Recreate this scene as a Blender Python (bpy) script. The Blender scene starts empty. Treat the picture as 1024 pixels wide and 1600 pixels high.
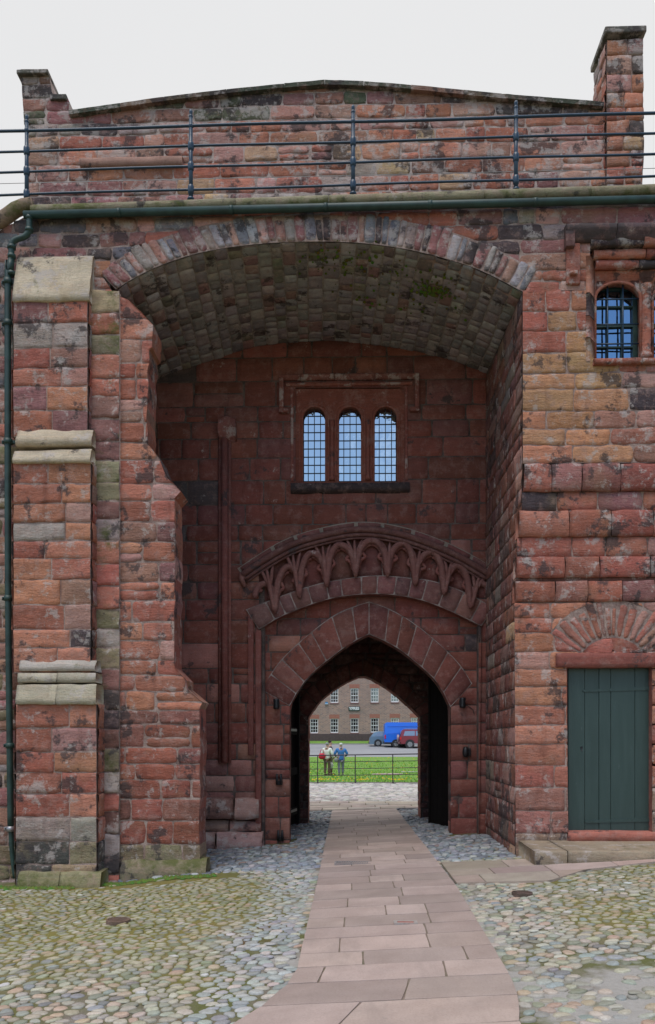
import bpy, bmesh, math, random
import numpy as np
from mathutils import Vector, Matrix, geometry, kdtree
random.seed(7); rng = np.random.RandomState(7)
sc = bpy.context.scene
col = sc.collection
R = math.radians

# ------------------------------------------------------------------ camera
F = 1250.0                      # focal length in photo pixels (photo 1024 x 1600)
EYE = 1.6
YAW = math.atan(33 / F)
cam_d = bpy.data.cameras.new("camera")
cam_d.sensor_fit = 'VERTICAL'; cam_d.sensor_height = 24.0
cam_d.lens = F / 1600 * 24.0
cam_d.shift_y = 360 / 1600
cam_d.clip_end = 2000
cam = bpy.data.objects.new("camera", cam_d)
cam.location = (0, 0, EYE)
cam.rotation_euler = (R(90), 0, YAW)
col.objects.link(cam); sc.camera = cam

# ------------------------------------------------------------------ world: bright overcast ahead, blue broken sky behind
SUN_EL, SUN_AZ = 66.0, 205.0     # azimuth clockwise from +Y
world = bpy.data.worlds.new("World"); sc.world = world
world.use_nodes = True
nt = world.node_tree; nt.nodes.clear()
N = nt.nodes.new; L = nt.links.new
wo = N('ShaderNodeOutputWorld'); bg = N('ShaderNodeBackground'); bg.inputs['Strength'].default_value = 0.1
sky = N('ShaderNodeTexSky'); sky.sky_type = 'NISHITA'; sky.sun_disc = False
sky.sun_elevation = R(SUN_EL); sky.sun_rotation = R(SUN_AZ)
tc = N('ShaderNodeTexCoord'); sep = N('ShaderNodeSeparateXYZ'); L(tc.outputs['Generated'], sep.inputs[0])
mr = N('ShaderNodeMapRange'); mr.interpolation_type = 'SMOOTHSTEP'
mr.inputs['From Min'].default_value = -0.15; mr.inputs['From Max'].default_value = 0.3
L(sep.outputs['Y'], mr.inputs['Value'])
nz = N('ShaderNodeTexNoise'); nz.inputs['Scale'].default_value = 2.6; nz.inputs['Detail'].default_value = 6
L(tc.outputs['Generated'], nz.inputs['Vector'])
mr2 = N('ShaderNodeMapRange'); mr2.inputs['From Min'].default_value = 0.62; mr2.inputs['From Max'].default_value = 0.9
L(nz.outputs['Fac'], mr2.inputs['Value'])
mx = N('ShaderNodeMath'); mx.operation = 'MAXIMUM'
L(mr.outputs[0], mx.inputs[0]); L(mr2.outputs[0], mx.inputs[1])
# the cloud deck ahead is even and grey-white; the cloud behind the camera is brighter
crm = N('ShaderNodeMix'); crm.data_type = 'RGBA'
crm.inputs['A'].default_value = (16, 16, 16.4, 1); crm.inputs['B'].default_value = (5.35, 5.37, 5.42, 1)
nz2 = N('ShaderNodeTexNoise'); nz2.inputs['Scale'].default_value = 1.6; nz2.inputs['Detail'].default_value = 5
L(tc.outputs['Generated'], nz2.inputs['Vector'])
cl2 = N('ShaderNodeMix'); cl2.data_type = 'RGBA'; cl2.inputs['A'].default_value = (4.6, 4.62, 4.7, 1); cl2.inputs['B'].default_value = (5.2, 5.21, 5.24, 1)
L(nz2.outputs['Fac'], cl2.inputs['Factor']); L(cl2.outputs['Result'], crm.inputs['B'])
L(mr.outputs[0], crm.inputs['Factor'])
mixc = N('ShaderNodeMix'); mixc.data_type = 'RGBA'
L(mx.outputs[0], mixc.inputs['Factor'])
L(sky.outputs[0], mixc.inputs['A']); L(crm.outputs['Result'], mixc.inputs['B'])
L(mixc.outputs['Result'], bg.inputs['Color']); L(bg.outputs[0], wo.inputs['Surface'])

sun_d = bpy.data.lights.new("sun", 'SUN'); sun_d.energy = 1.1; sun_d.angle = R(40); sun_d.color = (1.0, 0.95, 0.88)
sun = bpy.data.objects.new("sun", sun_d); col.objects.link(sun)
az, el = R(SUN_AZ), R(SUN_EL)
sd = Vector((math.sin(az) * math.cos(el), math.cos(az) * math.cos(el), math.sin(el)))
sun.rotation_euler = sd.to_track_quat('Z', 'Y').to_euler(); sun.location = (0, -5, 20)

sc.view_settings.view_transform = 'Standard'; sc.view_settings.look = 'None'
sc.view_settings.gamma = 1; sc.view_settings.exposure = 0.72
sc.cycles.use_denoising = True
sc.cycles.max_bounces = 8; sc.cycles.diffuse_bounces = 4
try: sc.cycles.denoiser = 'OPENIMAGEDENOISE'
except Exception: pass

# ------------------------------------------------------------------ measuring helpers (photo pixel + real depth -> metres)
def P(u, v, Y):
    dx = (u - 512) / F; dz = (1160 - v) / F
    wx = dx * math.cos(YAW) - math.sin(YAW); wy = dx * math.sin(YAW) + math.cos(YAW)
    t = Y / wy
    return (wx * t, EYE + dz * t)
def XX(u, Y): return P(u, 0, Y)[0]
def ZZ(v, Y, u=545): return P(u, v, Y)[1]
def PL(pts, Y): return [P(u, v, Y) for u, v in pts]

def gz(x, y):                                   # terrain height
    near = np.interp(x, [-8, -6, -3.2, -2.4, 4.5, 8], [-.46, -.42, -.37, -.27, .115, .15])
    far = np.interp(y, [23, 33, 45, 60, 78, 82, 88, 91, 400], [-.1, -.1, -.05, .5, 1.04, 1.2, 1.65, 1.8, 1.8])
    k = np.clip((np.asarray(y, float) - 18.5) / 4, 0, 1)
    return near * (1 - k) + far * k
def G(u, v):                                    # pixel on the ground -> X, Y
    z = -.1; Y = 10
    for _ in range(30):
        Y = (EYE - z) * F / max(v - 1160, 2); X = XX(u, Y); z = float(gz(X, Y))
    return (X, Y)

# ------------------------------------------------------------------ value noise (vectorised)
_T = rng.rand(4096)
def vn(x, y, s=0):
    x = np.asarray(x, float); y = np.asarray(y, float)
    xi = np.floor(x).astype(int); yi = np.floor(y).astype(int); fx = x - xi; fy = y - yi
    fx = fx * fx * (3 - 2 * fx); fy = fy * fy * (3 - 2 * fy)
    def h(a, b): return _T[((a * 374761 + b * 668265 + s * 9176) ^ (a * 31 + b * 17)) & 4095]
    return (h(xi, yi) * (1 - fx) + h(xi + 1, yi) * fx) * (1 - fy) + (h(xi, yi + 1) * (1 - fx) + h(xi + 1, yi + 1) * fx) * fy * 1.0 - .5
def fbm(x, y, s=0): return vn(x, y, s) + .5 * vn(x * 2.1, y * 2.1, s + 1) + .25 * vn(x * 4.3, y * 4.3, s + 2)

# ------------------------------------------------------------------ mesh builder
class MB:
    def __init__(self): self.v = []; self.f = []; self.c = []; self.m = []; self.n = 0
    def add(self, V, Fc, color=(.5, .5, .5), mat=0):
        V = np.asarray(V, float).reshape(-1, 3); o = self.n
        self.v.append(V); self.n += len(V)
        c = np.asarray(color, float)
        self.c.append(np.tile(c, (len(V), 1)) if c.ndim == 1 else c)
        for f in Fc: self.f.append([i + o for i in f])
        self.m += [mat] * len(Fc)
    def box(self, x0, x1, y0, y1, z0, z1, color=(.5, .5, .5), mat=0):
        V = [(x, y, z) for x in (x0, x1) for y in (y0, y1) for z in (z0, z1)]
        self.add(V, [(0, 1, 3, 2), (4, 6, 7, 5), (0, 4, 5, 1), (2, 3, 7, 6), (0, 2, 6, 4), (1, 5, 7, 3)], color, mat)
    def bbox(self, x0, x1, y0, y1, z0, z1, b=.01, color=(.5, .5, .5), mat=0):
        bm = bmesh.new(); bmesh.ops.create_cube(bm, size=1)
        for v in bm.verts:
            v.co = ((x0 + x1) / 2 + v.co.x * (x1 - x0), (y0 + y1) / 2 + v.co.y * (y1 - y0), (z0 + z1) / 2 + v.co.z * (z1 - z0))
        bmesh.ops.bevel(bm, geom=bm.edges[:], offset=b, segments=2, profile=.5, affect='EDGES')
        self.addbm(bm, color, mat)
    def addbm(self, bm, color=(.5, .5, .5), mat=0):
        bm.verts.index_update()
        self.add([v.co[:] for v in bm.verts], [[v.index for v in f.verts] for f in bm.faces], color, mat); bm.free()
    def tube(self, pts, r, n=10, color=(.5, .5, .5), mat=0, caps=True):
        pts = [Vector(p) for p in pts]; k = len(pts)
        rr = [r] * k if not hasattr(r, '__len__') else r
        V = []; up = None
        for i, p in enumerate(pts):
            d = (pts[min(i + 1, k - 1)] - pts[max(i - 1, 0)]).normalized()
            if up is None:
                up = Vector((0, 0, 1)) if abs(d.z) < .9 else Vector((0, 1, 0))
            a = d.cross(up).normalized(); b = a.cross(d).normalized(); up = b
            for j in range(n):
                t = 2 * math.pi * j / n
                V.append(p + a * math.cos(t) * rr[i] + b * math.sin(t) * rr[i])
        Fc = [(i * n + j, i * n + (j + 1) % n, (i + 1) * n + (j + 1) % n, (i + 1) * n + j) for i in range(k - 1) for j in range(n)]
        if caps: Fc += [list(range(n))[::-1], [(k - 1) * n + j for j in range(n)]]
        self.add([v[:] for v in V], Fc, color, mat)
    def prism(self, outer, holes, y0, y1, color=(.5, .5, .5), mat=0, ax='y'):
        loops = [list(outer)] + [list(h) for h in holes]
        flat = [p for l in loops for p in l]
        tris = geometry.tessellate_polygon([[Vector((p[0], p[1], 0)) for p in l] for l in loops])
        n = len(flat)
        if ax == 'y': mk = lambda p, d: (p[0], d, p[1])
        elif ax == 'x': mk = lambda p, d: (d, p[0], p[1])
        else: mk = lambda p, d: (p[0], p[1], d)
        V = [mk(p, y0) for p in flat] + [mk(p, y1) for p in flat]
        Fc = [tuple(t) for t in tris] + [tuple(i + n for i in t[::-1]) for t in tris]
        o = 0
        for l in loops:
            k = len(l)
            Fc += [(o + i, o + (i + 1) % k, n + o + (i + 1) % k, n + o + i) for i in range(k)]
            o += k
        self.add(V, Fc, color, mat)
    def sheet(self, f, outer, holes, color, mat=1, h=0.0):
        loops = [list(outer)] + [list(x) for x in holes]
        flat = np.array([p for l in loops for p in l], float)
        tris = geometry.tessellate_polygon([[Vector((p[0], p[1], 0)) for p in l] for l in loops])
        self.add(f(flat[:, 0], flat[:, 1], np.full(len(flat), h)), [tuple(t) for t in tris], color, mat)
    def lathe(self, prof, c, n=16, color=(.5, .5, .5), mat=0, axis='z'):
        V = []
        for r, h in prof:
            for j in range(n):
                t = 2 * math.pi * j / n
                a, b = r * math.cos(t), r * math.sin(t)
                V.append({'z': (c[0] + a, c[1] + b, c[2] + h), 'y': (c[0] + a, c[1] + h, c[2] + b), 'x': (c[0] + h, c[1] + a, c[2] + b)}[axis])
        k = len(prof)
        Fc = [(i * n + j, i * n + (j + 1) % n, (i + 1) * n + (j + 1) % n, (i + 1) * n + j) for i in range(k - 1) for j in range(n)]
        Fc += [list(range(n))[::-1], [(k - 1) * n + j for j in range(n)]]
        self.add(V, Fc, color, mat)

def obj(name, mb, mats, parent=None, smooth=False, label=None, **props):
    me = bpy.data.meshes.new(name)
    V = np.concatenate(mb.v)
    me.from_pydata([tuple(r) for r in V.tolist()], [], mb.f)
    at = me.color_attributes.new("Col", 'FLOAT_COLOR', 'POINT')
    C = np.concatenate(mb.c); C = np.hstack([C, np.ones((len(C), 1))]) if C.shape[1] == 3 else C
    at.data.foreach_set('color', C.ravel())
    if not isinstance(mats, (list, tuple)): mats = [mats]
    for m in mats: me.materials.append(m)
    me.polygons.foreach_set('material_index', np.minimum(np.array(mb.m), len(mats) - 1))
    me.polygons.foreach_set('use_smooth', [bool(smooth)] * len(me.polygons))
    me.update()
    o = bpy.data.objects.new(name, me); col.objects.link(o)
    if parent is not None:
        o.parent = parent
        # all part meshes are written in world metres: cancel the parents' offset
        off = Vector((0, 0, 0)); p = parent
        while p is not None: off += p.location; p = p.parent
        if not props.pop('local', False): o.location = -off
    else: props.pop('local', None)
    if label: o['label'] = label
    for k, v in props.items(): o[k] = v
    return o
def thing(name, label, cat, loc=(0, 0, 0), rz=0, group=None):
    o = bpy.data.objects.new(name, None); o.empty_display_size = .2; col.objects.link(o)
    o.location = loc; o.rotation_euler = (0, 0, rz)
    o['label'] = label; o['category'] = cat
    if group: o['group'] = group
    return o
def copy_tree(o, parent=None):
    c = o.copy(); col.objects.link(c); c.parent = parent
    for ch in list(o.children): copy_tree(ch, c)
    return c

# ------------------------------------------------------------------ materials
def nodes(name):
    m = bpy.data.materials.new(name); m.use_nodes = True
    t = m.node_tree; b = t.nodes['Principled BSDF']
    return m, t, b
def ramp(t, sock, a, b):
    r = t.nodes.new('ShaderNodeMapRange'); r.inputs['From Min'].default_value = a; r.inputs['From Max'].default_value = b
    t.links.new(sock, r.inputs['Value']); return r.outputs[0]
def noise(t, scale, detail=4, vec=None, sc3=None, rough=.55):
    n = t.nodes.new('ShaderNodeTexNoise'); n.inputs['Scale'].default_value = scale; n.inputs['Detail'].default_value = detail
    n.inputs['Roughness'].default_value = rough
    if vec is None:
        g = t.nodes.new('ShaderNodeTexCoord'); vec = g.outputs['Object']
    if sc3:
        mp = t.nodes.new('ShaderNodeMapping'); mp.inputs['Scale'].default_value = sc3
        t.links.new(vec, mp.inputs['Vector']); vec = mp.outputs[0]
    t.links.new(vec, n.inputs['Vector']); return n.outputs['Fac']
def mixrgb(t, fac, a, b, mode='MIX'):
    m = t.nodes.new('ShaderNodeMix'); m.data_type = 'RGBA'; m.blend_type = mode
    for s, v in (('Factor', fac), ('A', a), ('B', b)):
        if hasattr(v, 'is_linked') or hasattr(v, 'links'): t.links.new(v, m.inputs[s])
        elif s == 'Factor': m.inputs[s].default_value = v
        else: m.inputs[s].default_value = (*v[:3], 1)
    return m.outputs['Result']
def mul(t, a, k):
    m = t.nodes.new('ShaderNodeMath'); m.operation = 'MULTIPLY'; m.use_clamp = True
    t.links.new(a, m.inputs[0])
    if hasattr(k, 'links'): t.links.new(k, m.inputs[1])
    else: m.inputs[1].default_value = k
    return m.outputs[0]
def bump(t, b, h, s, d):
    n = t.nodes.new('ShaderNodeBump'); n.inputs['Strength'].default_value = s; n.inputs['Distance'].default_value = d
    t.links.new(h, n.inputs['Height']); t.links.new(n.outputs[0], b.inputs['Normal'])

def stone_mat(name, crust=.35, white=.25, moss=0, yellow=.15, bmp=.6, rough=.92, mott=.5):
    m, t, b = nodes(name)
    a = t.nodes.new('ShaderNodeAttribute'); a.attribute_name = "Col"
    c = a.outputs['Color']
    # bedding and mottling of sandstone
    n1 = noise(t, 3.2, 6, rough=.65); n2 = noise(t, 38, 5, rough=.7); n3 = noise(t, 7, 3, sc3=(.7, .7, 5))
    c = mixrgb(t, mul(t, ramp(t, n1, .38, .68), mott * .8), c, (.62, .54, .55), 'MULTIPLY')
    n8 = noise(t, 6.5, 7, rough=.75)
    c = mixrgb(t, mul(t, ramp(t, n8, .50, .62), mott * .7), c, (.38, .25, .215))
    n9 = noise(t, 11, 6, sc3=(1, 1, 2.6), rough=.7)
    c = mixrgb(t, mul(t, ramp(t, n9, .54, .64), mott * .9), c, (.70, .58, .55), 'MULTIPLY')
    c = mixrgb(t, mul(t, ramp(t, n3, .48, .72), .35), c, (1.4, 1.22, 1.1), 'MULTIPLY')
    c = mixrgb(t, mul(t, ramp(t, n2, .46, .75), .40), c, (.48, .42, .40), 'MULTIPLY')
    n7 = noise(t, 90, 3, rough=.8)
    c = mixrgb(t, mul(t, ramp(t, n7, .52, .72), .35), c, (1.5, 1.4, 1.3), 'MULTIPLY')
    st = noise(t, 5.5, 5, sc3=(1, 1, .16), rough=.65)
    c = mixrgb(t, mul(t, ramp(t, st, .56, .72), .45), c, (.45, .38, .37), 'MULTIPLY')
    bd_ = noise(t, 5, 4, sc3=(.5, .5, 9), rough=.6)
    c = mixrgb(t, mul(t, ramp(t, bd_, .50, .64), .2), c, (1.35, 1.25, 1.2), 'MULTIPLY')
    if yellow: c = mixrgb(t, mul(t, ramp(t, noise(t, 1.9, 4), .58, .75), yellow), c, (.36, .25, .13))
    if crust:
        n4 = noise(t, 2.3, 7, rough=.7)
        c = mixrgb(t, mul(t, ramp(t, n4, .62 - crust * .13, .66 - crust * .12), .8), c, (.062, .052, .052))
    if white:
        n5 = noise(t, 3.7, 8, rough=.75)
        c = mixrgb(t, mul(t, ramp(t, n5, .655 - white * .15, .70 - white * .13), .62), c, (.50, .44, .40))
    if moss:
        n6 = noise(t, 2.0, 6, rough=.7)
        c = mixrgb(t, mul(t, ramp(t, n6, .62 - moss * .18, .72 - moss * .15), .8), c, (.085, .10, .022))
    t.links.new(c, b.inputs['Base Color'])
    b.inputs['Roughness'].default_value = rough
    b.inputs['Specular IOR Level'].default_value = .25
    h = t.nodes.new('ShaderNodeMath'); h.operation = 'MULTIPLY_ADD'; h.inputs[1].default_value = .5
    t.links.new(n2, h.inputs[0]); t.links.new(noise(t, 14, 6, sc3=(1, 1, 2.2), rough=.7), h.inputs[2])
    h2 = t.nodes.new('ShaderNodeMath'); h2.operation = 'MULTIPLY_ADD'; h2.inputs[1].default_value = .3
    t.links.new(bd_, h2.inputs[0]); t.links.new(h.outputs[0], h2.inputs[2])
    bump(t, b, h2.outputs[0], bmp, .022)
    return m
def mortar_mat(name, c1=(.30, .25, .21), c2=(.11, .085, .07), crust=0):
    m, t, b = nodes(name)
    c = mixrgb(t, ramp(t, noise(t, 5, 6, rough=.7), .4, .62), c1, c2)
    if crust: c = mixrgb(t, mul(t, ramp(t, noise(t, 2.3, 7, rough=.7), .62 - crust * .13, .66 - crust * .12), .8), c, (.045, .04, .04))
    c = mixrgb(t, mul(t, ramp(t, noise(t, 60, 3), .45, .7), .6), c, (.5, .45, .42), 'MULTIPLY')
    t.links.new(c, b.inputs['Base Color']); b.inputs['Roughness'].default_value = .95
    bump(t, b, noise(t, 45, 4), .7, .012); return m
def plain(name, c, rough=.5, metal=0, var=.15, ns=12, bmp=.1, spec=.5, bd=.004):
    m, t, b = nodes(name)
    cc = mixrgb(t, mul(t, ramp(t, noise(t, ns, 5), .35, .7), var * 2), c, tuple(x * .45 for x in c))
    t.links.new(cc, b.inputs['Base Color']); b.inputs['Roughness'].default_value = rough; b.inputs['Metallic'].default_value = metal
    b.inputs['Specular IOR Level'].default_value = spec
    if bmp: bump(t, b, noise(t, ns * 4, 4), bmp, bd)
    return m

M = {}
M['facade'] = stone_mat('red_sandstone', .5, .72, 0, .25, bmp=1.0, mott=.6)
M['upper'] = stone_mat('red_sandstone_weathered', .72, .95, .0, .35, bmp=1.0, mott=.65)
M['recess'] = stone_mat('red_sandstone_sheltered', .12, .12, 0, .0, bmp=.5, mott=.4)
M['soffit'] = stone_mat('vault_stone', .4, .7, .0, .0, bmp=.8, mott=.45)
M['smooth'] = stone_mat('dressed_red_sandstone', .15, .15, 0, .0, bmp=.3)
M['hood'] = stone_mat('sooty_sandstone', .95, .2, 0, .1, bmp=.5)
M['cap'] = stone_mat('lichened_stone', .1, .8, .15, .5, bmp=.8, mott=.2)
M['roll'] = stone_mat('mossy_coping', .45, .25, .75, .6, bmp=.6)
M['mossy'] = stone_mat('mossy_base_stone', .35, .3, .6, .3)
M['mossy_l'] = stone_mat('patchy_stone', .4, .6, .3, .3)
M['mortar'] = mortar_mat('lime_mortar', (.44, .33, .28), (.22, .14, .115), .3)
M['mortar_u'] = mortar_mat('parapet_mortar', (.52, .43, .38), (.30, .21, .18), .2)
M['mortar_v'] = mortar_mat('vault_mortar', (.40, .37, .33), (.22, .19, .165), .2)
M['mortar_k'] = mortar_mat('shaded_passage_mortar', (.11, .08, .07), (.04, .03, .028))  # joints inside the passage, toned down to paint in its shade
M['mortar_d'] = mortar_mat('dark_mortar', (.17, .12, .10), (.06, .045, .04))
M['mortar_p'] = mortar_mat('pale_mortar', (.38, .31, .275), (.17, .12, .105))
M['iron'] = plain('navy_painted_iron', (.018, .048, .085), .32, 0, .2, 20, .05)
M['pipe'] = plain('green_painted_pipe', (.024, .060, .050), .5, 0, .5, 5, .2)
M['black'] = plain('black_iron', (.012, .012, .014), .45)
M['lead'] = plain('lead_cames', (.03, .032, .035), .6)
M['blackwood'] = plain('dark_oak', (.009, .007, .007), .9, 0, .4, 6, .3, spec=.08)
M['steel'] = plain('galvanised_steel', (.35, .35, .36), .4, .6)

# ------------------------------------------------------------------ masonry
def inside(Pt, poly):
    x, y = Pt[:, 0], Pt[:, 1]; r = np.zeros(len(Pt), bool)
    q = np.asarray(poly, float); j = len(q) - 1
    for i in range(len(q)):
        xi, yi = q[i]; xj, yj = q[j]
        c = ((yi > y) != (yj > y)) & (x < (xj - xi) * (y - yi) / ((yj - yi) or 1e-12) + xi)
        r ^= c; j = i
    return r
def nearest(Pt, poly):
    A = np.asarray(poly, float); B = np.roll(A, -1, 0); D = B - A
    t = ((Pt[:, None] - A[None]) * D[None]).sum(2) / np.maximum((D * D).sum(1), 1e-12)[None]
    Q = A[None] + np.clip(t, 0, 1)[..., None] * D[None]
    d = ((Q - Pt[:, None]) ** 2).sum(2); k = d.argmin(1); i = np.arange(len(Pt))
    return Q[i, k], np.sqrt(d[i, k])
class Region:
    def __init__(self, outer, holes=()):
        self.o = np.asarray(outer, float); self.h = [np.asarray(h, float) for h in holes]
    def snap(self, Pt):
        s = np.zeros(len(Pt), bool)
        m = ~inside(Pt, self.o)
        if m.any():
            Pt[m] = nearest(Pt[m], self.o)[0]; s |= m
        for h in self.h:
            if Pt[:, 0].max() < h[:, 0].min() or Pt[:, 0].min() > h[:, 0].max() or Pt[:, 1].max() < h[:, 1].min() or Pt[:, 1].min() > h[:, 1].max(): continue
            m = inside(Pt, h)
            if m.any(): Pt[m] = nearest(Pt[m], h)[0]; s |= m
        return Pt, s

def pick(pal, jc=.06):
    w = random.random() * sum(p[0] for p in pal)
    for p in pal:
        w -= p[0]
        if w <= 0: break
    c = np.array(p[1]); k = 1 + random.uniform(-.17, .17)
    return np.clip(c * k * (1 + np.array([random.uniform(-jc, jc) for _ in range(3)])), 0.005, .9)

_sid = [0]
def stone(mb, f, q, color, H=.014, bev=.007, cell=.065, rgh=.012, gap=.010, region=None, flush='', ej=.007, cr=.010, mat=0, tilt=.004, depth=.002):
    _sid[0] += 1; s = _sid[0]
    q = np.asarray(q, float); bl, br, tr, tl = q
    w = (np.linalg.norm(br - bl) + np.linalg.norm(tr - tl)) / 2; hh = (np.linalg.norm(tl - bl) + np.linalg.norm(tr - br)) / 2
    if w < gap * 1.6 or hh < gap * 1.6: return
    def par(n_len, lo, hi):
        e = min(.35, bev / n_len); k = max(2, int(n_len * (1 - 2 * e) / cell) + 1)
        a = np.concatenate([[0], np.linspace(e, 1 - e, k), [1]])
        g = min(.3, gap / 2 / n_len)
        a2 = a * (1 - (0 if lo else g) - (0 if hi else g)) + (0 if lo else g)
        if lo: a2 = np.where(a == 0, -H / n_len, a2)
        if hi: a2 = np.where(a == 1, 1 + H / n_len, a2)
        return a, a2
    ua, u = par(w, 'L' in flush, 'R' in flush); va, v = par(hh, 'B' in flush, 'T' in flush)
    UA, VA = np.meshgrid(ua, va); U, V = np.meshgrid(u, v)
    U1 = U[..., None]; V1 = V[..., None]
    Pt = (bl * (1 - U1) + br * U1) * (1 - V1) + (tl * (1 - U1) + tr * U1) * V1
    A = 2 * UA - 1; B = 2 * VA - 1
    if not flush:
        ctr = q.mean(0); k = min(.25, cr / (min(w, hh) / 2)) * np.abs(A * B) ** 4
        Pt = Pt + (ctr - Pt) * k[..., None]
    Pt = Pt.reshape(-1, 2)
    fl = np.zeros(len(Pt), bool)
    a_, b_ = UA.ravel(), VA.ravel()
    if 'L' in flush: fl |= a_ == 0
    if 'R' in flush: fl |= a_ == 1
    if not flush: 
        Pt[:, 0] += ej * 2 * vn(Pt[:, 0] * 9, Pt[:, 1] * 9, s); Pt[:, 1] += ej * 2 * vn(Pt[:, 0] * 9, Pt[:, 1] * 9, s + 50)
    else:
        Pt[:, 1] += ej * 2 * vn(Pt[:, 0] * 9, Pt[:, 1] * 9, s + 50)
    edge = np.zeros(len(Pt), bool)
    edge |= (a_ == 0) & ('L' not in flush); edge |= (a_ == 1) & ('R' not in flush)
    edge |= (b_ == 0) & ('B' not in flush); edge |= (b_ == 1) & ('T' not in flush)
    h = H + rgh * 2 * fbm(Pt[:, 0] * 5 + s, Pt[:, 1] * 7 - s, s) + tilt * (random.uniform(-1, 1) * A.ravel() + random.uniform(-1, 1) * B.ravel())
    # second ring a little lower
    r1 = (np.abs(A.ravel()) < 1) & (np.abs(B.ravel()) < 1) & ((a_ == ua[1]) | (a_ == ua[-2]) | (b_ == va[1]) | (b_ == va[-2]))
    h = np.where(r1, h * .93, h); h = np.maximum(h, .004); h = np.where(edge, -depth, h)
    sn = np.zeros(len(Pt), bool)
    if region is not None:
        Pt, sn = region.snap(Pt)
        if sn.mean() > .93: return
    nu, nv = len(u), len(v)
    Fc = []
    for j in range(nv - 1):
        for i in range(nu - 1):
            a = j * nu + i; ids = (a, a + 1, a + nu + 1, a + nu)
            if sn[list(ids)].all(): continue
            Fc.append(ids)
    C = np.asarray(color)[None] * (1 + .22 * fbm(Pt[:, 0] * 4, Pt[:, 1] * 6, s + 9))[:, None]
    mb.add(f(Pt[:, 0], Pt[:, 1], h), Fc, np.clip(C, .003, .9), mat)

def courses_of(t0, t1, ch):
    out = [t0]
    while out[-1] < t1 - ch[0] * .6:
        out.append(out[-1] + random.uniform(*ch))
    k = (t1 - t0) / (out[-1] - t0)
    return [t0 + (x - t0) * k for x in out]

def masonry(mb, f, outer, holes=(), ch=(.2, .32), sw=(.3, .7), pal=None, courses=None, wob=.012, split=.12, flush='', back=None, sheet=True, palf=None, seedk=0, **kw):
    reg = Region(outer, holes); o = reg.o
    s0, t0 = o.min(0); s1, t1 = o.max(0)
    cs = courses or courses_of(t0, t1, ch)
    sk = random.randint(0, 999)
    def wy(s, i):
        return 0 if i in (0, len(cs) - 1) else wob * 2 * float(vn(s * 1.3, i * 7.7, sk))
    for i in range(len(cs) - 1):
        a, b = cs[i], cs[i + 1]
        if b < t0 or a > t1: continue
        s = s0 if 'L' in flush else s0 - random.uniform(0, sw[0])
        while s < s1 - .02:
            w = random.uniform(*sw)
            if (b - a) < .16: w *= .85
            e = s + w; fl = ''
            if e > s1 - sw[0] * .4: e = s1 if 'R' in flush else max(e, s1)
            if s == s0 and 'L' in flush: fl += 'L'
            if e == s1 and 'R' in flush: fl += 'R'
            q = [(s, a + wy(s, i)), (e, a + wy(e, i)), (e, b + wy(e, i + 1)), (s, b + wy(s, i + 1))]
            c = (palf(s, (a + b) / 2) if palf else pick(pal))
            if random.random() < split and b - a > .24 and not fl:
                m_ = random.uniform(.4, .6); l = (q[0][1] * (1 - m_) + q[3][1] * m_); r = (q[1][1] * (1 - m_) + q[2][1] * m_)
                stone(mb, f, [q[0], q[1], (e, r), (s, l)], c, region=reg, **kw)
                stone(mb, f, [(s, l), (e, r), q[2], q[3]], (palf(s, b) if palf else pick(pal)), region=reg, **kw)
            else: stone(mb, f, q, c, region=reg, flush=fl, **kw)
            s = e
    if sheet:
        if back is None: mb.sheet(f, outer, holes, (.3, .25, .2), 1)
        else: back()

def planeY(Y): return lambda s, t, h: np.stack([s, np.full_like(s, Y) - h, t], 1)
def planeXneg(X0, X1=None, ya=0, yb=1):          # surface facing -X, s runs along Y
    return lambda s, t, h: np.stack([(X0 if X1 is None else X0 + (X1 - X0) * (s - ya) / (yb - ya)) - h + 0 * s, s, t], 1)
def planeXpos(X0): return lambda s, t, h: np.stack([X0 + h, s, t], 1)

def arc3(p0, p1, p2, n=24):
    (ax, ay), (bx, by), (cx, cy) = p0, p1, p2
    d = 2 * (ax * (by - cy) + bx * (cy - ay) + cx * (ay - by))
    ux = ((ax * ax + ay * ay) * (by - cy) + (bx * bx + by * by) * (cy - ay) + (cx * cx + cy * cy) * (ay - by)) / d
    uy = ((ax * ax + ay * ay) * (cx - bx) + (bx * bx + by * by) * (ax - cx) + (cx * cx + cy * cy) * (bx - ax)) / d
    r = math.hypot(ax - ux, ay - uy)
    a0 = math.atan2(ay - uy, ax - ux); a1 = math.atan2(by - uy, bx - ux); a2 = math.atan2(cy - uy, cx - ux)
    def unwrap(a, ref, sgn):
        while (a - ref) * sgn < 0: a += 2 * math.pi * sgn
        return a
    sgn = 1 if ((bx - ax) * (cy - ay) - (by - ay) * (cx - ax)) > 0 else -1
    a2u = unwrap(a2, a0, sgn)
    return [(ux + r * math.cos(a0 + (a2u - a0) * i / (n - 1)), uy + r * math.sin(a0 + (a2u - a0) * i / (n - 1))) for i in range(n)]
def resample(pts, n):
    p = np.asarray(pts, float); d = np.concatenate([[0], np.cumsum(np.linalg.norm(np.diff(p, axis=0), axis=1))])
    t = np.linspace(0, d[-1], n); return np.stack([np.interp(t, d, p[:, k]) for k in range(p.shape[1])], 1)
def smooth_poly(pts, n):                          # Catmull-Rom
    p = np.asarray(pts, float); p = np.vstack([2 * p[0] - p[1], p, 2 * p[-1] - p[-2]]); out = []
    for i in range(1, len(p) - 2):
        for t in np.linspace(0, 1, 12, endpoint=False):
            out.append(.5 * ((2 * p[i]) + (-p[i - 1] + p[i + 1]) * t + (2 * p[i - 1] - 5 * p[i] + 4 * p[i + 1] - p[i + 2]) * t * t + (-p[i - 1] + 3 * p[i] - 3 * p[i + 1] + p[i + 2]) * t ** 3))
    out.append(p[-2]); return resample(out, n)

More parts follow.
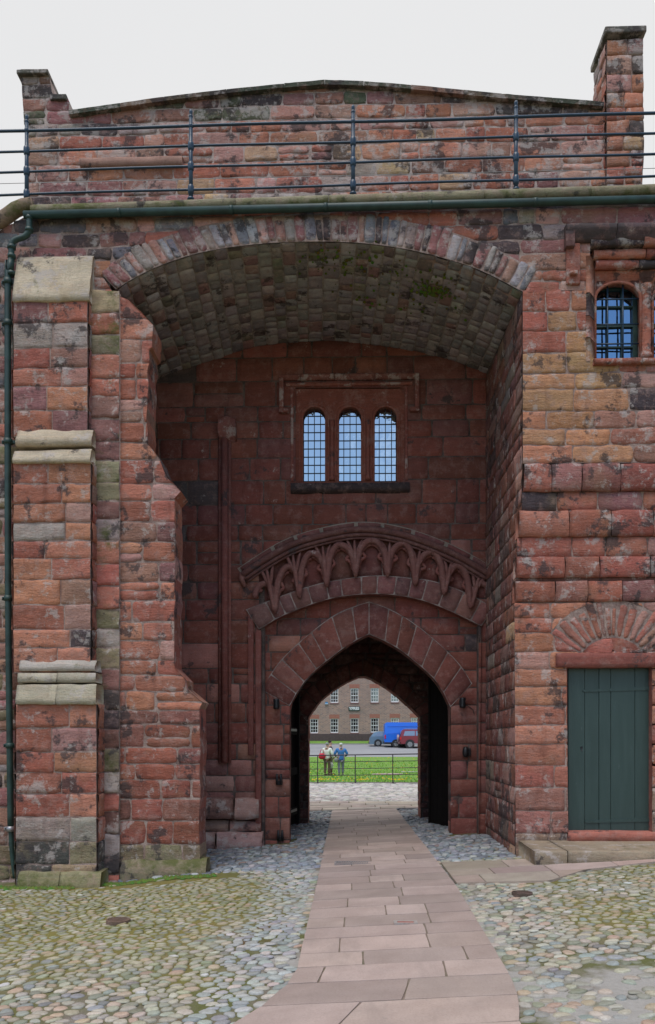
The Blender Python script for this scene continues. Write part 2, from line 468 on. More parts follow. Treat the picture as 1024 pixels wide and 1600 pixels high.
def ring(mb, f, inner, outer, n, pal, back=True, even=False, **kw):
    kz = kw.pop("ragged", 0); m = 200; I = resample(inner, m); O = resample(outer, m)
    w = np.array([random.uniform(.7, 1.3) if not even else 1 for _ in range(n)]); c = np.concatenate([[0], np.cumsum(w)]); c = c / c[-1] * (m - 1)
    at = lambda A, x: np.array([np.interp(x, np.arange(m), A[:, k]) for k in (0, 1)])
    for i in range(n):
        a, b = c[i], c[i + 1]
        j = random.uniform(-kz, kz) if kz else 0
        ex = lambda x: at(O, x) + (at(O, x) - at(I, x)) * j
        stone(mb, f, [at(I, a), at(I, b), ex(b), ex(a)], pick(pal), **kw)
    if back: 
        V = np.vstack([f(I[:, 0], I[:, 1], np.zeros(m)), f(O[:, 0], O[:, 1], np.zeros(m))])
        mb.add(V, [(i, i + 1, m + i + 1, m + i) for i in range(m - 1)], (.3, .25, .2), 1)

def loft(A, B, down):                              # surface between two 3-D polylines; s = depth fraction*len, t = arc length
    m = 200; A = resample(A, m); B = resample(B, m)
    la = np.concatenate([[0], np.cumsum(np.linalg.norm(np.diff((A + B) / 2, axis=0), axis=1))])
    D = np.linalg.norm(B - A, axis=1).mean()
    T = np.gradient((A + B) / 2, axis=0); Nn = np.cross(T, (B - A)); Nn /= np.linalg.norm(Nn, axis=1)[:, None]
    mid = m // 2
    if np.dot(Nn[mid], down) < 0: Nn = -Nn
    def f(s, t, h):
        i = np.interp(t, la, np.arange(m)); k = (s / D)[:, None]
        g = lambda X: np.stack([np.interp(i, np.arange(m), X[:, c]) for c in range(3)], 1)
        return g(A) * (1 - k) + g(B) * k + g(Nn) * h[:, None]
    def back(mb, color=(.2, .17, .15), mat=1):
        V = np.vstack([A, B]); mb.add(V, [(i, i + 1, m + i + 1, m + i) for i in range(m - 1)], color, mat)
    return f, D, la[-1], back

def sweep_x(mb, prof, x0, x1, color, rgh=.008, mat=0, nx=None, cell=.06, close=True):
    """profile polygon in (y,z) swept along X between x0 and x1, weathered"""
    p = np.asarray(prof, float); q = []
    k = len(p)
    for i in range(k):
        a, b = p[i], p[(i + 1) % k]; n = max(1, int(np.linalg.norm(b - a) / cell))
        for j in range(n): q.append(a + (b - a) * j / n)
    q = np.array(q); n = len(q); nx = nx or max(3, int((x1 - x0) / cell)); xs = np.linspace(x0, x1, nx)
    s = random.randint(0, 999); ctr = q.mean(0); V = []
    for i, x in enumerate(xs):
        e = .985 if i in (0, nx - 1) else 1
        r = ctr + (q - ctr) * e
        d = rgh * 2 * vn(np.full(n, x * 6) + q[:, 1] * 3, q[:, 1] * 6 + q[:, 0] * 5, s)
        dirn = (q - ctr) / (np.linalg.norm(q - ctr, axis=1)[:, None] + 1e-9)
        r = r + dirn * d[:, None]
        V.append(np.stack([np.full(n, x) + rgh * vn(q[:, 0] * 8, q[:, 1] * 8 + i, s + 3), r[:, 0], r[:, 1]], 1))
    V = np.vstack(V)
    Fc = [(i * n + j, i * n + (j + 1) % n, (i + 1) * n + (j + 1) % n, (i + 1) * n + j) for i in range(nx - 1) for j in range(n)]
    Fc += [list(range(n)), [(nx - 1) * n + j for j in range(n)][::-1]]
    c = np.asarray(color)[None] * (1 + .25 * fbm(V[:, 0] * 3, V[:, 2] * 5, s))[:, None]
    mb.add(V, Fc, np.clip(c, .004, .9), mat)

# palettes (linear albedo)
RED = (.43, .16, .112); ORG = (.50, .22, .142); PUR = (.31, .15, .14); BRN = (.34, .19, .14); TAN = (.56, .375, .225)
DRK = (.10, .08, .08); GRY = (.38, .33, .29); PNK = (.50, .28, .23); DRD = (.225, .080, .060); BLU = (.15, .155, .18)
pal_face = [(5, RED), (4.5, ORG), (2.5, PUR), (1.2, BRN), (.12, DRK), (1.6, PNK), (.5, TAN)]
pal_top = [(2.2, RED), (2.5, PUR), (1.2, (.20, .19, .215)), (.7, DRK), (1.5, BRN), (2.4, PNK), (1.2, GRY), (1.4, BLU)]
pal_vous = [(1.5, PUR), (1.2, DRK), (2.4, (.20, .20, .225)), (1.6, GRY), (1.6, PNK), (1.6, PUR), (1.2, (.44, .42, .43))]
pal_par = [(4, RED), (3.4, ORG), (1.1, PUR), (.5, DRK), (3.4, PNK), (1.1, BRN), (1, TAN), (.5, GRY)]
pal_rec = [(5, DRD), (3, (.25, .096, .072)), (2, (.22, .092, .078)), (.7, (.34, .16, .12)), (.3, DRK)]  # recess stones darkened: the shade of the recess is put into their colour
pal_ashl = [(4, RED), (4, ORG), (1, PNK)]
pal_vault = [(3, (.36, .365, .375)), (2, (.29, .29, .30)), (1.2, (.42, .42, .425)), (.8, (.31, .215, .20)), (.3, (.17, .16, .155)), (.3, (.25, .26, .20))]
pal_butt = [(5, RED), (4, ORG), (1.6, PUR), (.3, DRK), (1.8, PNK), (.5, GRY), (1, BRN)]
pal_rub = [(3, (.10, .045, .038)), (2, (.08, .04, .035)), (1, (.12, .065, .058))]  # passage rubble, darkened so the colour itself carries the passage shade

# ================================================================== GROUND
YF = 11.4; YR = 14.2; YT = 14.38; YI = 17.5; YE = 18.2       # facade, recess wall, tympanum, inner arch, far face
def ground_material():
    m, t, b = nodes('earth_moss_and_grit')
    n = noise(t, .9, 6, rough=.7); n2 = noise(t, 7, 5)
    c = mixrgb(t, ramp(t, n2, .35, .7), (.16, .13, .10), (.26, .225, .18))
    c = mixrgb(t, mul(t, ramp(t, n, .40, .55), .92), c, (.115, .125, .028))
    c = mixrgb(t, mul(t, ramp(t, noise(t, 1.7, 5), .60, .68), .8), c, (.12, .055, .02))
    a0 = t.nodes.new('ShaderNodeAttribute'); a0.attribute_name = 'Col'; s0 = t.nodes.new('ShaderNodeSeparateColor'); t.links.new(a0.outputs['Color'], s0.inputs[0])
    c = mixrgb(t, mul(t, s0.outputs[1], .95), c, mixrgb(t, noise(t, 6, 4), (.21, .205, .04), (.22, .15, .04)))
    c = mixrgb(t, mul(t, ramp(t, noise(t, 160, 2), .45, .7), .5), c, (.4, .4, .4), 'MULTIPLY')
    # cement bedding beside the paving and in a patch on the right
    a = t.nodes.new('ShaderNodeAttribute'); a.attribute_name = "Col"
    s = t.nodes.new('ShaderNodeSeparateColor'); t.links.new(a.outputs['Color'], s.inputs[0])
    f = t.nodes.new('ShaderNodeMath'); f.operation = 'MULTIPLY_ADD'; f.inputs[1].default_value = 1.6
    t.links.new(noise(t, 3, 5), f.inputs[0]); t.links.new(s.outputs[0], f.inputs[2])
    c = mixrgb(t, ramp(t, f.outputs[0], 1.2, 1.45), c, mixrgb(t, noise(t, 25, 4), (.27, .25, .22), (.42, .40, .37)))
    t.links.new(c, b.inputs['Base Color']); b.inputs['Roughness'].default_value = .95
    bump(t, b, noise(t, 60, 4), .8, .01); return m
M['earth'] = ground_material()

path_poly = [G(518, 1268), G(493, 1390), G(476, 1460), G(460, 1530), G(380, 1600)]
path_poly = [(-.42, 20.3)] + path_poly + [(-1.9, 3.2), (1.0, 3.2), (1.03, 4.83), (1.15, 5.45), (1.25, 9.3), (1.2, 20.3)]
strip_poly = [(1.27, 9.45), G(860, 1376), (2.9, 9.9), (3.9, 10.22), (6.5, 10.5), (6.5, 10.95), (2.56, 10.95), (1.27, 11.05)]

def mossf(x, y):
    a = 1.5 * fbm(np.asarray(x) * .8, np.asarray(y) * .8, 21)
    l = np.exp(-((np.asarray(y) - 8.8) / 2.6) ** 2) * np.clip((np.abs(np.asarray(x) - .4) - 1.1) / .8, 0, 1)
    return np.clip(.8 * a + 1.5 * l * (np.asarray(x) < .4) + .9 * l * (np.asarray(x) > .4) - .1, 0, 1)
# the one ground sheet
mb = MB()
xs = np.unique(np.concatenate([np.linspace(-8, 8, 65), np.linspace(-200, -8, 14), np.linspace(8, 200, 14)]))
ys = np.unique(np.concatenate([np.linspace(-60, 2, 12), np.linspace(2, 24, 89), np.linspace(24, 95, 50), np.linspace(95, 600, 14)]))
GX, GY = np.meshgrid(xs, ys); GZ = gz(GX, GY) - .012
pd = np.minimum(np.abs(GX + .42), np.abs(GX - 1.2)); cem = np.clip(1 - pd / .55, 0, 1) * .75
cem = np.maximum(cem, np.clip(1.1 - np.hypot((GX - 1.9) / .8, (GY - 5.2) / 1.3), 0, 1) * 1.1)
cem = np.where(GY > 18.3, 1, cem)
V = np.stack([GX, GY, GZ], 2).reshape(-1, 3); nxx = len(xs)
Fc = [(j * nxx + i, j * nxx + i + 1, (j + 1) * nxx + i + 1, (j + 1) * nxx + i) for j in range(len(ys) - 1) for i in range(nxx - 1)]
mb.add(V, Fc, np.stack([cem.ravel(), np.where(GY < 11.6, mossf(GX, GY), 0).ravel(), cem.ravel() * 0], 1))
obj('ground', mb, M['earth'], smooth=True, kind='structure')

def groundf(off=0): return lambda s, t, h: np.stack([s, t, gz(s, t) + h + off], 1)

# ---- flagstone path
def flag_mat():
    m, t, b = nodes('pink_sandstone_flags')
    a = t.nodes.new('ShaderNodeAttribute'); a.attribute_name = "Col"; c = a.outputs['Color']
    c = mixrgb(t, mul(t, ramp(t, noise(t, 2.2, 6, rough=.7), .4, .7), .35), c, (.62, .55, .5), 'MULTIPLY')
    c = mixrgb(t, mul(t, ramp(t, noise(t, 70, 4), .45, .75), .3), c, (.5, .48, .46), 'MULTIPLY')
    c = mixrgb(t, mul(t, ramp(t, noise(t, 11, 7, rough=.75), .60, .70), .5), c, (.27, .24, .21))
    c = mixrgb(t, mul(t, ramp(t, noise(t, 1.1, 5, sc3=(2, .5, 1), rough=.7), .5, .62), .4), c, (.30, .235, .20))
    c = mixrgb(t, mul(t, ramp(t, noise(t, 19, 6, rough=.8), .66, .70), .55), c, (.52, .47, .42))
    t.links.new(c, b.inputs['Base Color']); b.inputs['Roughness'].default_value = .75
    bump(t, b, noise(t, 55, 5), .35, .005); return m
M['flag'] = flag_mat()
M['joint'] = mortar_mat('mossy_joints', (.19, .17, .11), (.26, .20, .165))
pal_flag = [(1, (.43, .335, .290))]
def joint_bed(mb, x0, x1, y0, y1, nx=9, ny=40):
    X, Y = np.meshgrid(np.linspace(x0, x1, nx), np.linspace(y0, y1, ny))
    mb.add(np.stack([X, Y, gz(X, Y) + .0045], 2).reshape(-1, 3), [(j * nx + i, j * nx + i + 1, (j + 1) * nx + i + 1, (j + 1) * nx + i) for j in range(ny - 1) for i in range(nx - 1)], (.1, .1, .1), 1)
mb = MB(); joint_bed(mb, -.38, 1.02, 3.2, 20.3)
Lp = np.array(sorted([(y, x) for x, y in path_poly if x < .2])); Rp = np.array(sorted([(y, x) for x, y in path_poly if x > .2]))
lx_ = lambda y: float(np.interp(y, Lp[:, 0], Lp[:, 1])); rx_ = lambda y: float(np.interp(y, Rp[:, 0], Rp[:, 1]))
y = 3.2; row = 0
while y < 20.25:
    ye = min(20.3, y + random.uniform(.36, .50)); k = [random.uniform(.28, .5), random.uniform(.6, .9)] if row % 2 else [random.uniform(.12, .3), random.uniform(.55, .75)]
    if random.random() < .4: k = [random.uniform(.3, .7)]
    k = [0] + k + [1]
    for a_, b_ in zip(k[:-1], k[1:]):
        q = [(lx_(y) + (rx_(y) - lx_(y)) * a_, y), (lx_(y) + (rx_(y) - lx_(y)) * b_, y), (lx_(ye) + (rx_(ye) - lx_(ye)) * b_, ye), (lx_(ye) + (rx_(ye) - lx_(ye)) * a_, ye)]
        stone(mb, groundf(.004), q, pick(pal_flag, .012) * random.uniform(.97, 1.06), H=.010, bev=.004, cell=.15, rgh=.0014, gap=.0035, ej=.0012, cr=.003, tilt=.0016, depth=.022)
    y = ye; row += 1
mb2 = MB()
_lo = np.array([strip_poly[0], strip_poly[1], strip_poly[2], strip_poly[3], strip_poly[4]])
_x = np.linspace(1.26, 6.5, 40); _yl = np.interp(_x, _lo[:, 0], _lo[:, 1]) + .01; _yh = np.interp(_x, [1.27, 2.56, 6.5], [11.05, 10.95, 10.95])
_X = np.tile(_x, (5, 1)); _Y = np.array([_yl + (_yh - _yl) * k for k in np.linspace(0, 1, 5)])
mb2.add(np.stack([_X, _Y, gz(_X, _Y) + .006], 2).reshape(-1, 3), [(j * 40 + i, j * 40 + i + 1, (j + 1) * 40 + i + 1, (j + 1) * 40 + i) for j in range(4) for i in range(39)], (.1, .1, .1), 1)
masonry(mb2, groundf(.004), strip_poly, sheet=False, ch=(.5, .75), sw=(.55, .9), pal=[(1, (.42, .335, .27)), (1, (.44, .35, .285))], wob=.002, split=0, H=.012, bev=.005, cell=.12, rgh=.0015, gap=.006, ej=.001, cr=.003, tilt=.002, depth=.022)
obj('flagstone_path', mb, [M['flag'], M['joint']], smooth=False, kind='structure')
_sp = resample(strip_poly[:5] , 60)
_V = np.vstack([np.stack([_sp[:, 0], _sp[:, 1], gz(_sp[:, 0], _sp[:, 1]) + .0165], 1), np.stack([_sp[:, 0], _sp[:, 1] - .006, gz(_sp[:, 0], _sp[:, 1]) - .04], 1)])
mb2.add(_V, [(i, i + 1, 61 + i, 60 + i) for i in range(59)], (.38, .30, .24))
obj('flagstone_strip', mb2, [M['flag'], M['joint']], smooth=False, kind='structure')
mb = MB()
masonry(mb, groundf(.004), [(-9, 20.35), (9, 20.35), (9, 23), (-9, 23)], ch=(.5, .8), sw=(.6, 1.2), pal=[(1, (.50, .43, .36)), (1, (.46, .38, .32))], split=0, H=.012, bev=.008, cell=.4, rgh=.0015, gap=.012, ej=.001, cr=.004, tilt=.002, depth=.022, wob=.002, sheet=False)
joint_bed(mb, -9, 9, 20.35, 23)
obj('flagstone_crossing', mb, [M['flag'], M['joint']], smooth=True, kind='structure')

# ---- cobbles: packed rounded stones, each cell taken from its neighbours
def cobble_mat():
    m, t, b = nodes('river_cobbles')
    a = t.nodes.new('ShaderNodeAttribute'); a.attribute_name = "Col"; c = a.outputs['Color']
    c = mixrgb(t, mul(t, ramp(t, noise(t, 45, 5, rough=.7), .42, .7), .5), c, (.5, .47, .43), 'MULTIPLY')
    c = mixrgb(t, mul(t, ramp(t, noise(t, 26, 5, rough=.75), .55, .66), .3), c, (.20, .19, .09))
    t.links.new(c, b.inputs['Base Color']); b.inputs['Roughness'].default_value = .62
    bump(t, b, noise(t, 90, 4), .4, .004); return m
M['cobble'] = cobble_mat()
pal_cob = [(3, (.36, .35, .29)), (3.4, (.43, .39, .30)), (2, (.49, .45, .37)), (1.6, (.46, .35, .26)), (.6, (.24, .235, .215)), (1.2, (.30, .32, .31)), (.12, (.65, .64, .6)), (1, (.25, .26, .19))]
pal_sett = [(3, (.25, .27, .29)), (2, (.33, .34, .35)), (2, (.17, .19, .21)), (1, (.40, .40, .39)), (.7, (.27, .21, .18))]
def cobbles(name, blocks, excl, spacing, palfn, hgt, asp=1.25, K=10, keep=1.0, drop=None, thin=0, moss=False):
    pts = []
    for x0, x1, y0, y1 in blocks:
        yy = y0; r = 0
        while yy < y1:
            xx = x0 + (r % 2) * spacing * asp / 2
            while xx < x1:
                pts.append((xx + rng.uniform(-.46, .46) * spacing * asp, yy + rng.uniform(-.46, .46) * spacing)); xx += spacing * asp
            yy += spacing * .87; r += 1
    Pq = np.array(pts); Pq = Pq[rng.rand(len(Pq)) >= thin]; Q = Pq.copy(); Q[:, 0] /= asp
    for it in range(3):
        kd = kdtree.KDTree(len(Q))
        for i, p in enumerate(Q): kd.insert((p[0], p[1], 0), i)
        kd.balance(); mv = np.zeros_like(Q)
        nb = []
        for i, p in enumerate(Q):
            l = [(j, d) for _, j, d in kd.find_n((p[0], p[1], 0), 9) if j != i]; nb.append(l)
            for j, d in l:
                if d < spacing * .72 and d > 1e-6: mv[i] += (Q[i] - Q[j]) / d * (spacing * .72 - d) * .3
        if it < 2: Q += mv
    mb = MB()
    ok = np.ones(len(Q), bool); W = Q.copy(); W[:, 0] *= asp
    for e in excl: ok &= ~inside(W, e)
    if drop is not None: ok &= ~drop(W)
    ang = np.arange(K) * 2 * math.pi / K; dirs = np.stack([np.cos(ang), np.sin(ang)], 1)
    rings = [(1.0, -.45), (.96, .40), (.80, .86), (.42, .99)]
    Fc = []
    nr = len(rings)
    for r in range(nr - 1):
        for k in range(K): Fc.append((r * K + k, r * K + (k + 1) % K, (r + 1) * K + (k + 1) % K, (r + 1) * K + k))
    for k in range(K): Fc.append(((nr - 1) * K + k, (nr - 1) * K + (k + 1) % K, nr * K))
    for i in np.nonzero(ok)[0]:
        p = Q[i]; d = Q[[j for j, _ in nb[i]]] - p; ln = np.linalg.norm(d, axis=1); dn = d / ln[:, None]
        cs = dirs @ dn.T
        rr = np.where(cs > .15, (ln / 2 - spacing * .045)[None] / np.maximum(cs, .15), 9).min(1)
        rr = np.clip(rr, spacing * .2, spacing * .72)
        rr = (np.roll(rr, 1) + 4 * rr + np.roll(rr, -1)) / 6 * keep * rng.uniform(.93, 1.04, K)
        hh = hgt * rng.uniform(.6, 1.25); tl = rng.uniform(-.12, .12, 2)
        V = []
        for sc_, z in rings:
            xy = dirs * (rr * sc_)[:, None]; xy[:, 0] *= asp
            zz = hh * z + (xy * tl).sum(1) * .8
            V.append(np.stack([W[i, 0] + xy[:, 0], W[i, 1] + xy[:, 1], zz], 1))
        V.append(np.array([[W[i, 0], W[i, 1], hh]])); V = np.vstack(V)
        V[:, 2] += gz(V[:, 0], V[:, 1]) - .010 + .012 * vn(W[i, 0] * 2, W[i, 1] * 2, 5)
        c = pick(palfn(W[i])) if callable(palfn) else pick(palfn)
        if moss:
            k = float(mossf(W[i, 0], W[i, 1])); c = np.tile(c, (len(V), 1)); mc = np.array((.20, .19, .04)) * rng.uniform(.7, 1.3)
            for r_, a_ in ((0, 1.0), (1, .8), (2, .42), (3, .15)): c[r_ * K:(r_ + 1) * K] = c[r_ * K:(r_ + 1) * K] * (1 - a_ * k) + mc * a_ * k
        mb.add(V, Fc, c)
    return mb
bldg = [[(-9, 11.0), (-3.42, 11.0), (-3.42, 11.33), (-2.0, 11.33), (-2.0, 11.95), (-3.42, 11.95), (-3.42, 18.2), (-9, 18.2)],
        [(2.45, 11.35), (9, 11.35), (9, 18.2), (2.35, 18.2), (2.35, 14.2)],
        [(-3.42, 14.1), (-1.02, 14.1), (-1.02, 14.9), (-1.36, 14.9), (-1.36, 17.5), (-.84, 17.5), (-.84, 18.2), (-3.42, 18.2)],
        [(1.80, 14.1), (2.4, 14.1), (2.4, 18.2), (1.55, 18.2), (1.58, 17.5), (2.1, 17.5), (2.1, 14.9), (1.8, 14.9)],
        [(2.58, 10.3), (9, 10.3), (9, 11.4), (2.58, 11.4)]]
def grow(poly, d): 
    p = np.array(poly); c = p.mean(0); return p + np.sign(p - c) * d
excl = [np.array(path_poly), np.array(strip_poly)] + [np.array(b) for b in bldg]
worn = lambda W: ((np.hypot((W[:, 0] + 2.75) / 1.35, (W[:, 1] - 11.02) / .42) < 1) & (rng.rand(len(W)) < .8)) | ((np.hypot((W[:, 0] - 1.95) / .45, (W[:, 1] - 5.2) / .9) < 1) & (rng.rand(len(W)) < .3))
def near_pal(w):
    if w[0] < 0 and abs(w[0] + .75) < .3: return [(3, (.42, .42, .39)), (2, (.33, .34, .33)), (1, (.50, .45, .38))]
    return pal_cob
mb = cobbles('cobbled_pavement', [(-6.5, 6.8, 3.2, 11.35)], excl, .087, near_pal, .013, drop=worn, keep=.94, thin=.16, moss=True)
obj('cobbled_pavement', mb, M['cobble'], smooth=True, kind='structure')
mb = cobbles('cobbled_passage', [(-3.4, 2.4, 11.3, 20.3)], excl, .125, pal_sett, .028, asp=1.1, K=8)
obj('cobbled_passage_floor', mb, M['cobble'], smooth=True, kind='structure')
mb = cobbles('far', [(-5.5, 8, 23.05, 33.1)], [], .23, [(3, (.52, .49, .46)), (2, (.44, .41, .39)), (1, (.36, .34, .32)), (2, (.58, .55, .51))], .035, K=6)
obj('cobbled_forecourt', mb, M['cobble'], smooth=True, kind='structure')
# strip of bare earth kerb moss tufts along the buttress foot
mb = MB()
for i in range(900):
    u_ = rng.rand(); x = -5.2 + u_ * 3.3 + rng.normal() * .05
    y = 10.82 + .25 * (u_ > .42) + rng.normal() * .05
    if x > -3.3: y -= .05
    r = rng.uniform(.015, .045); z = float(gz(x, y))
    ang = rng.rand() * 6
    V = [(x + r * math.cos(ang + k * 1.257), y + r * math.sin(ang + k * 1.257), z - .005) for k in range(5)] + [(x, y, z + r * .6)]
    mb.add(V, [(k, (k + 1) % 5, 5) for k in range(5)], (.10 * rng.uniform(.6, 1.3), .16 * rng.uniform(.7, 1.2), .02))
def col_mat(name, rough=.9):
    m, t, b = nodes(name); a = t.nodes.new('ShaderNodeAttribute'); a.attribute_name = "Col"
    t.links.new(a.outputs['Color'], b.inputs['Base Color']); b.inputs['Roughness'].default_value = rough; return m
M['col'] = col_mat('moss_green')
o = obj('moss', mb, M['col'], smooth=True, kind='stuff'); o['label'] = 'green moss growing along the foot of the left buttress'; o['category'] = 'moss'

# ---- beyond the gate
def grass_mat():
    m, t, b = nodes('lawn_grass')
    c = mixrgb(t, ramp(t, noise(t, .8, 6), .35, .65), (.13, .27, .03), (.21, .36, .06))
    c = mixrgb(t, mul(t, ramp(t, noise(t, 22, 5), .4, .7), .6), c, (.08, .20, .015))
    t.links.new(c, b.inputs['Base Color']); b.inputs['Roughness'].default_value = .9
    bump(t, b, noise(t, 60, 4), .8, .03); return m
M['grass'] = grass_mat()
def sheet_g(name, x0, x1, y0, y1, off, mat, nx=20, ny=30, wav=None, **kw):
    mb = MB(); xs = np.linspace(x0, x1, nx); X, T = np.meshgrid(xs, np.linspace(0, 1, ny))
    Y0 = y0 if wav is None else y0 + wav(X); Y = Y0 + T * (y1 - Y0)
    mb.add(np.stack([X, Y, gz(X, Y) + off], 2).reshape(-1, 3), [(j * nx + i, j * nx + i + 1, (j + 1) * nx + i + 1, (j + 1) * nx + i) for j in range(ny - 1) for i in range(nx - 1)])
    return obj(name, mb, mat, smooth=True, kind='structure', **kw)
sheet_g('lawn', -40, 45, 33.0, 60.2, .012, M['grass'])
m, t, b = nodes('worn_asphalt')
c = mixrgb(t, ramp(t, noise(t, .25, 5), .3, .7), (.27, .275, .285), (.34, .342, .35))
c = mixrgb(t, mul(t, ramp(t, noise(t, 12, 5), .4, .7), .3), c, (.14, .14, .15))
t.links.new(c, b.inputs['Base Color']); b.inputs['Roughness'].default_value = .85; M['asphalt'] = m
sheet_g('road', -45, 50, 59.4, 84.6, .006, M['asphalt'], ny=40)
sheet_g('grass_verge', -45, 50, 84.5, 89.95, .03, M['grass'])
mb = MB()
X = np.linspace(-45, 50, 60)
for x0, x1 in zip(X[:-1], X[1:]): mb.box(x0, x1 - .02, 84.35, 84.5, float(gz(0, 84.4)) - .05, float(gz(0, 84.4)) + .11, (.3, .29, .27))
obj('kerb', mb, M['flag'], kind='structure')
mb = MB()
X = np.linspace(-25, 28, 55)
for x0, x1 in zip(X[:-1], X[1:]): mb.box(x0, x1 - .02, 33.0, 33.12, -.2, -.04, (.3, .28, .25))
obj('lawn_edging', mb, M['flag'], kind='structure')
# grass blades and dandelions
mb = MB()
for i in range(5000):
    x = rng.uniform(-3.5, 7.5); y = 33.2 + rng.rand() ** 1.6 * 22; z = float(gz(x, y)); h = rng.uniform(.05, .14); w = .012 + y * .0004; a = rng.rand() * 3.14
    k = rng.uniform(.7, 1.4)
    mb.add([(x - w * math.cos(a), y - w * math.sin(a), z), (x + w * math.cos(a), y + w * math.sin(a), z), (x + rng.normal() * .03, y + rng.normal() * .03, z + h)], [(0, 1, 2)], (.17 * k, .35 * k, .03 * k))
o = obj('grass', mb, M['col'], kind='stuff'); o['label'] = 'short green grass blades growing on the lawn'; o['category'] = 'grass'
M['col_y'] = plain('dandelion_yellow', (.75, .50, .02), .8, bmp=0)
mb = MB()
for i in range(300):
    if i < 150: x = rng.uniform(-3.5, 6.5); y = rng.uniform(33.3, 36.8)
    else: x = rng.uniform(-4, 8); y = rng.uniform(36, 58)
    if rng.rand() < .35 and i < 150: x = rng.choice([-1.2, .6, 2.1, 4.6]) + rng.normal() * .25; y = 34.2 + rng.normal() * .4
    z = float(gz(x, y)); r = rng.uniform(.025, .042)
    V = [(x + r * math.cos(k * 1.047), y + r * math.sin(k * 1.047) , z + .11) for k in range(6)] + [(x, y, z + .14), (x, y, z + .09)]
    mb.add(V, [(k, (k + 1) % 6, 6) for k in range(6)] + [((k + 1) % 6, k, 7) for k in range(6)])
o = obj('dandelions', mb, M['col_y'], kind='stuff'); o['label'] = 'yellow dandelion heads scattered through the lawn'; o['category'] = 'flowers'
mb = MB()
x, y = XX(606, 41.2), 41.2
mb.lathe([(.0001, 0), (.82, 0), (.84, .03), (.80, .055), (.0001, .06)], (x, y, float(gz(x, y))), 28, (.42, .33, .29))
o = obj('stone_disc', mb, M['flag'], smooth=False); o['label'] = 'flat round pinkish stone slab set in the lawn beyond the fence'; o['category'] = 'stone slab'
sheet_g('lawn_path', XX(628, 44), 30, 44.0, 44.7, .03, M['flag'], 10, 3)

# ================================================================== GATEHOUSE
gate = thing('gatehouse', 'red sandstone gatehouse with a deep vaulted recess around a pointed gateway arch', 'gatehouse', (0, YF, 0))
def g(name, mb, mats, parent=None, smooth=True, **kw): return obj(name, mb, mats, parent or gate, smooth, **kw)

# ---- arch lines (front face)
intr = smooth_poly(PL([(182, 453), (205, 438), (245, 418), (300, 399), (360, 387), (430, 380), (500, 378), (570, 381), (640, 391), (700, 406), (755, 425), (818, 457)], YF), 90)
extr = smooth_poly(PL([(158, 428), (190, 403), (240, 378), (300, 358), (360, 346), (430, 339), (500, 337), (570, 340), (645, 349), (710, 365), (772, 388), (838, 424)], YF), 90)
backarc = smooth_poly(PL([(238, 600), (250, 591), (285, 577), (330, 564), (386, 545), (452, 535), (520, 532), (586, 539), (640, 547), (671, 554), (715, 566), (762, 584)], YR), 90)

# ---- facade
xR = XX(1500, YF)
wtop = [(XX(1500, YF), ZZ(300, YF)), (XX(42, YF), ZZ(328, YF)), (XX(0, YF), ZZ(352, YF)), (XX(-60, YF), ZZ(378, YF)), (XX(-480, YF), ZZ(420, YF))]
outer = [(XX(-480, YF), -.6), (XX(186, YF), -.6), (XX(186, YF), ZZ(466, YF))] + [tuple(p) for p in extr] + \
    [P(819, 458, YF), (xR, ZZ(458, YF))] + wtop
xq = XX(817, YF)
outer_r = [(xq, ZZ(727, YF)), (xR, ZZ(727, YF)), (xR, ZZ(458, YF)), (xq, ZZ(458, YF))]
z458 = ZZ(458, YF)
whole = [P(922, 385, YF), P(1300, 378, YF), (XX(1300, YF), z458 - .02), (XX(922, YF), z458 - .02)]
whole2 = [(XX(922, YF), z458 + .02), (XX(1300, YF), z458 + .02), (XX(1300, YF), ZZ(563, YF)), (XX(922, YF), ZZ(566, YF))]
mb = MB()
def pal_fac(s, t):
    u = 545 + s * F / YF; v = 1160 - (t - EYE) * F / YF
    if v < 400 or (u < 60 and v < 700): return pick(pal_top)
    if 815 < u < 900 and 480 < v < 740: return pick([(5, (.50, .29, .15)), (2, (.47, .23, .13)), (1, RED)])
    if u < 60: return pick([(3, BRN), (2, GRY), (2, (.22, .19, .11)), (1, DRK), (1, PUR)])
    return pick(pal_face)
kwf = dict(palf=pal_fac, H=.011, rgh=.008, gap=.009, ej=.016, cell=.045, tilt=.006, bev=.009)
oc = [p for p in outer]
i_ = outer.index(P(819, 458, YF)) + 1
wn = [(XX(1300, YF), z458), (XX(1300, YF), whole[1][1]), (XX(922, YF), whole[0][1]), (XX(922, YF), z458)]     # window opening breaks the lower edge
outer = outer[:i_] + wn[::-1] + outer[i_:]
masonry(mb, planeY(YF), outer, [], ch=(.17, .33), sw=(.22, .85), split=.25, wob=.03, **kwf)
outer_r = outer_r[:3] + [(XX(1300, YF), z458), (XX(1300, YF), ZZ(563, YF)), (XX(922, YF), ZZ(566, YF)), (XX(922, YF), z458)] + outer_r[3:]
masonry(mb, planeY(YF), outer_r, [], ch=(.22, .38), sw=(.3, .95), split=.12, wob=.02, flush='L', **kwf)
g('front_wall', mb, [M['facade'], M['mortar']])

# ---- voussoir ring of the great arch
mb = MB()
ring(mb, planeY(YF - .012), intr, extr, 50, pal_vous, ragged=.16, H=.018, rgh=.014, gap=.013, ej=.012, cell=.05, bev=.010)
mb.prism([tuple(p) for p in intr] + [tuple(p) for p in extr[::-1]], [], YF + .001, YF + .25, (.12, .09, .08), 1)
g('arch_ring', mb, [M['upper'], M['mortar']])

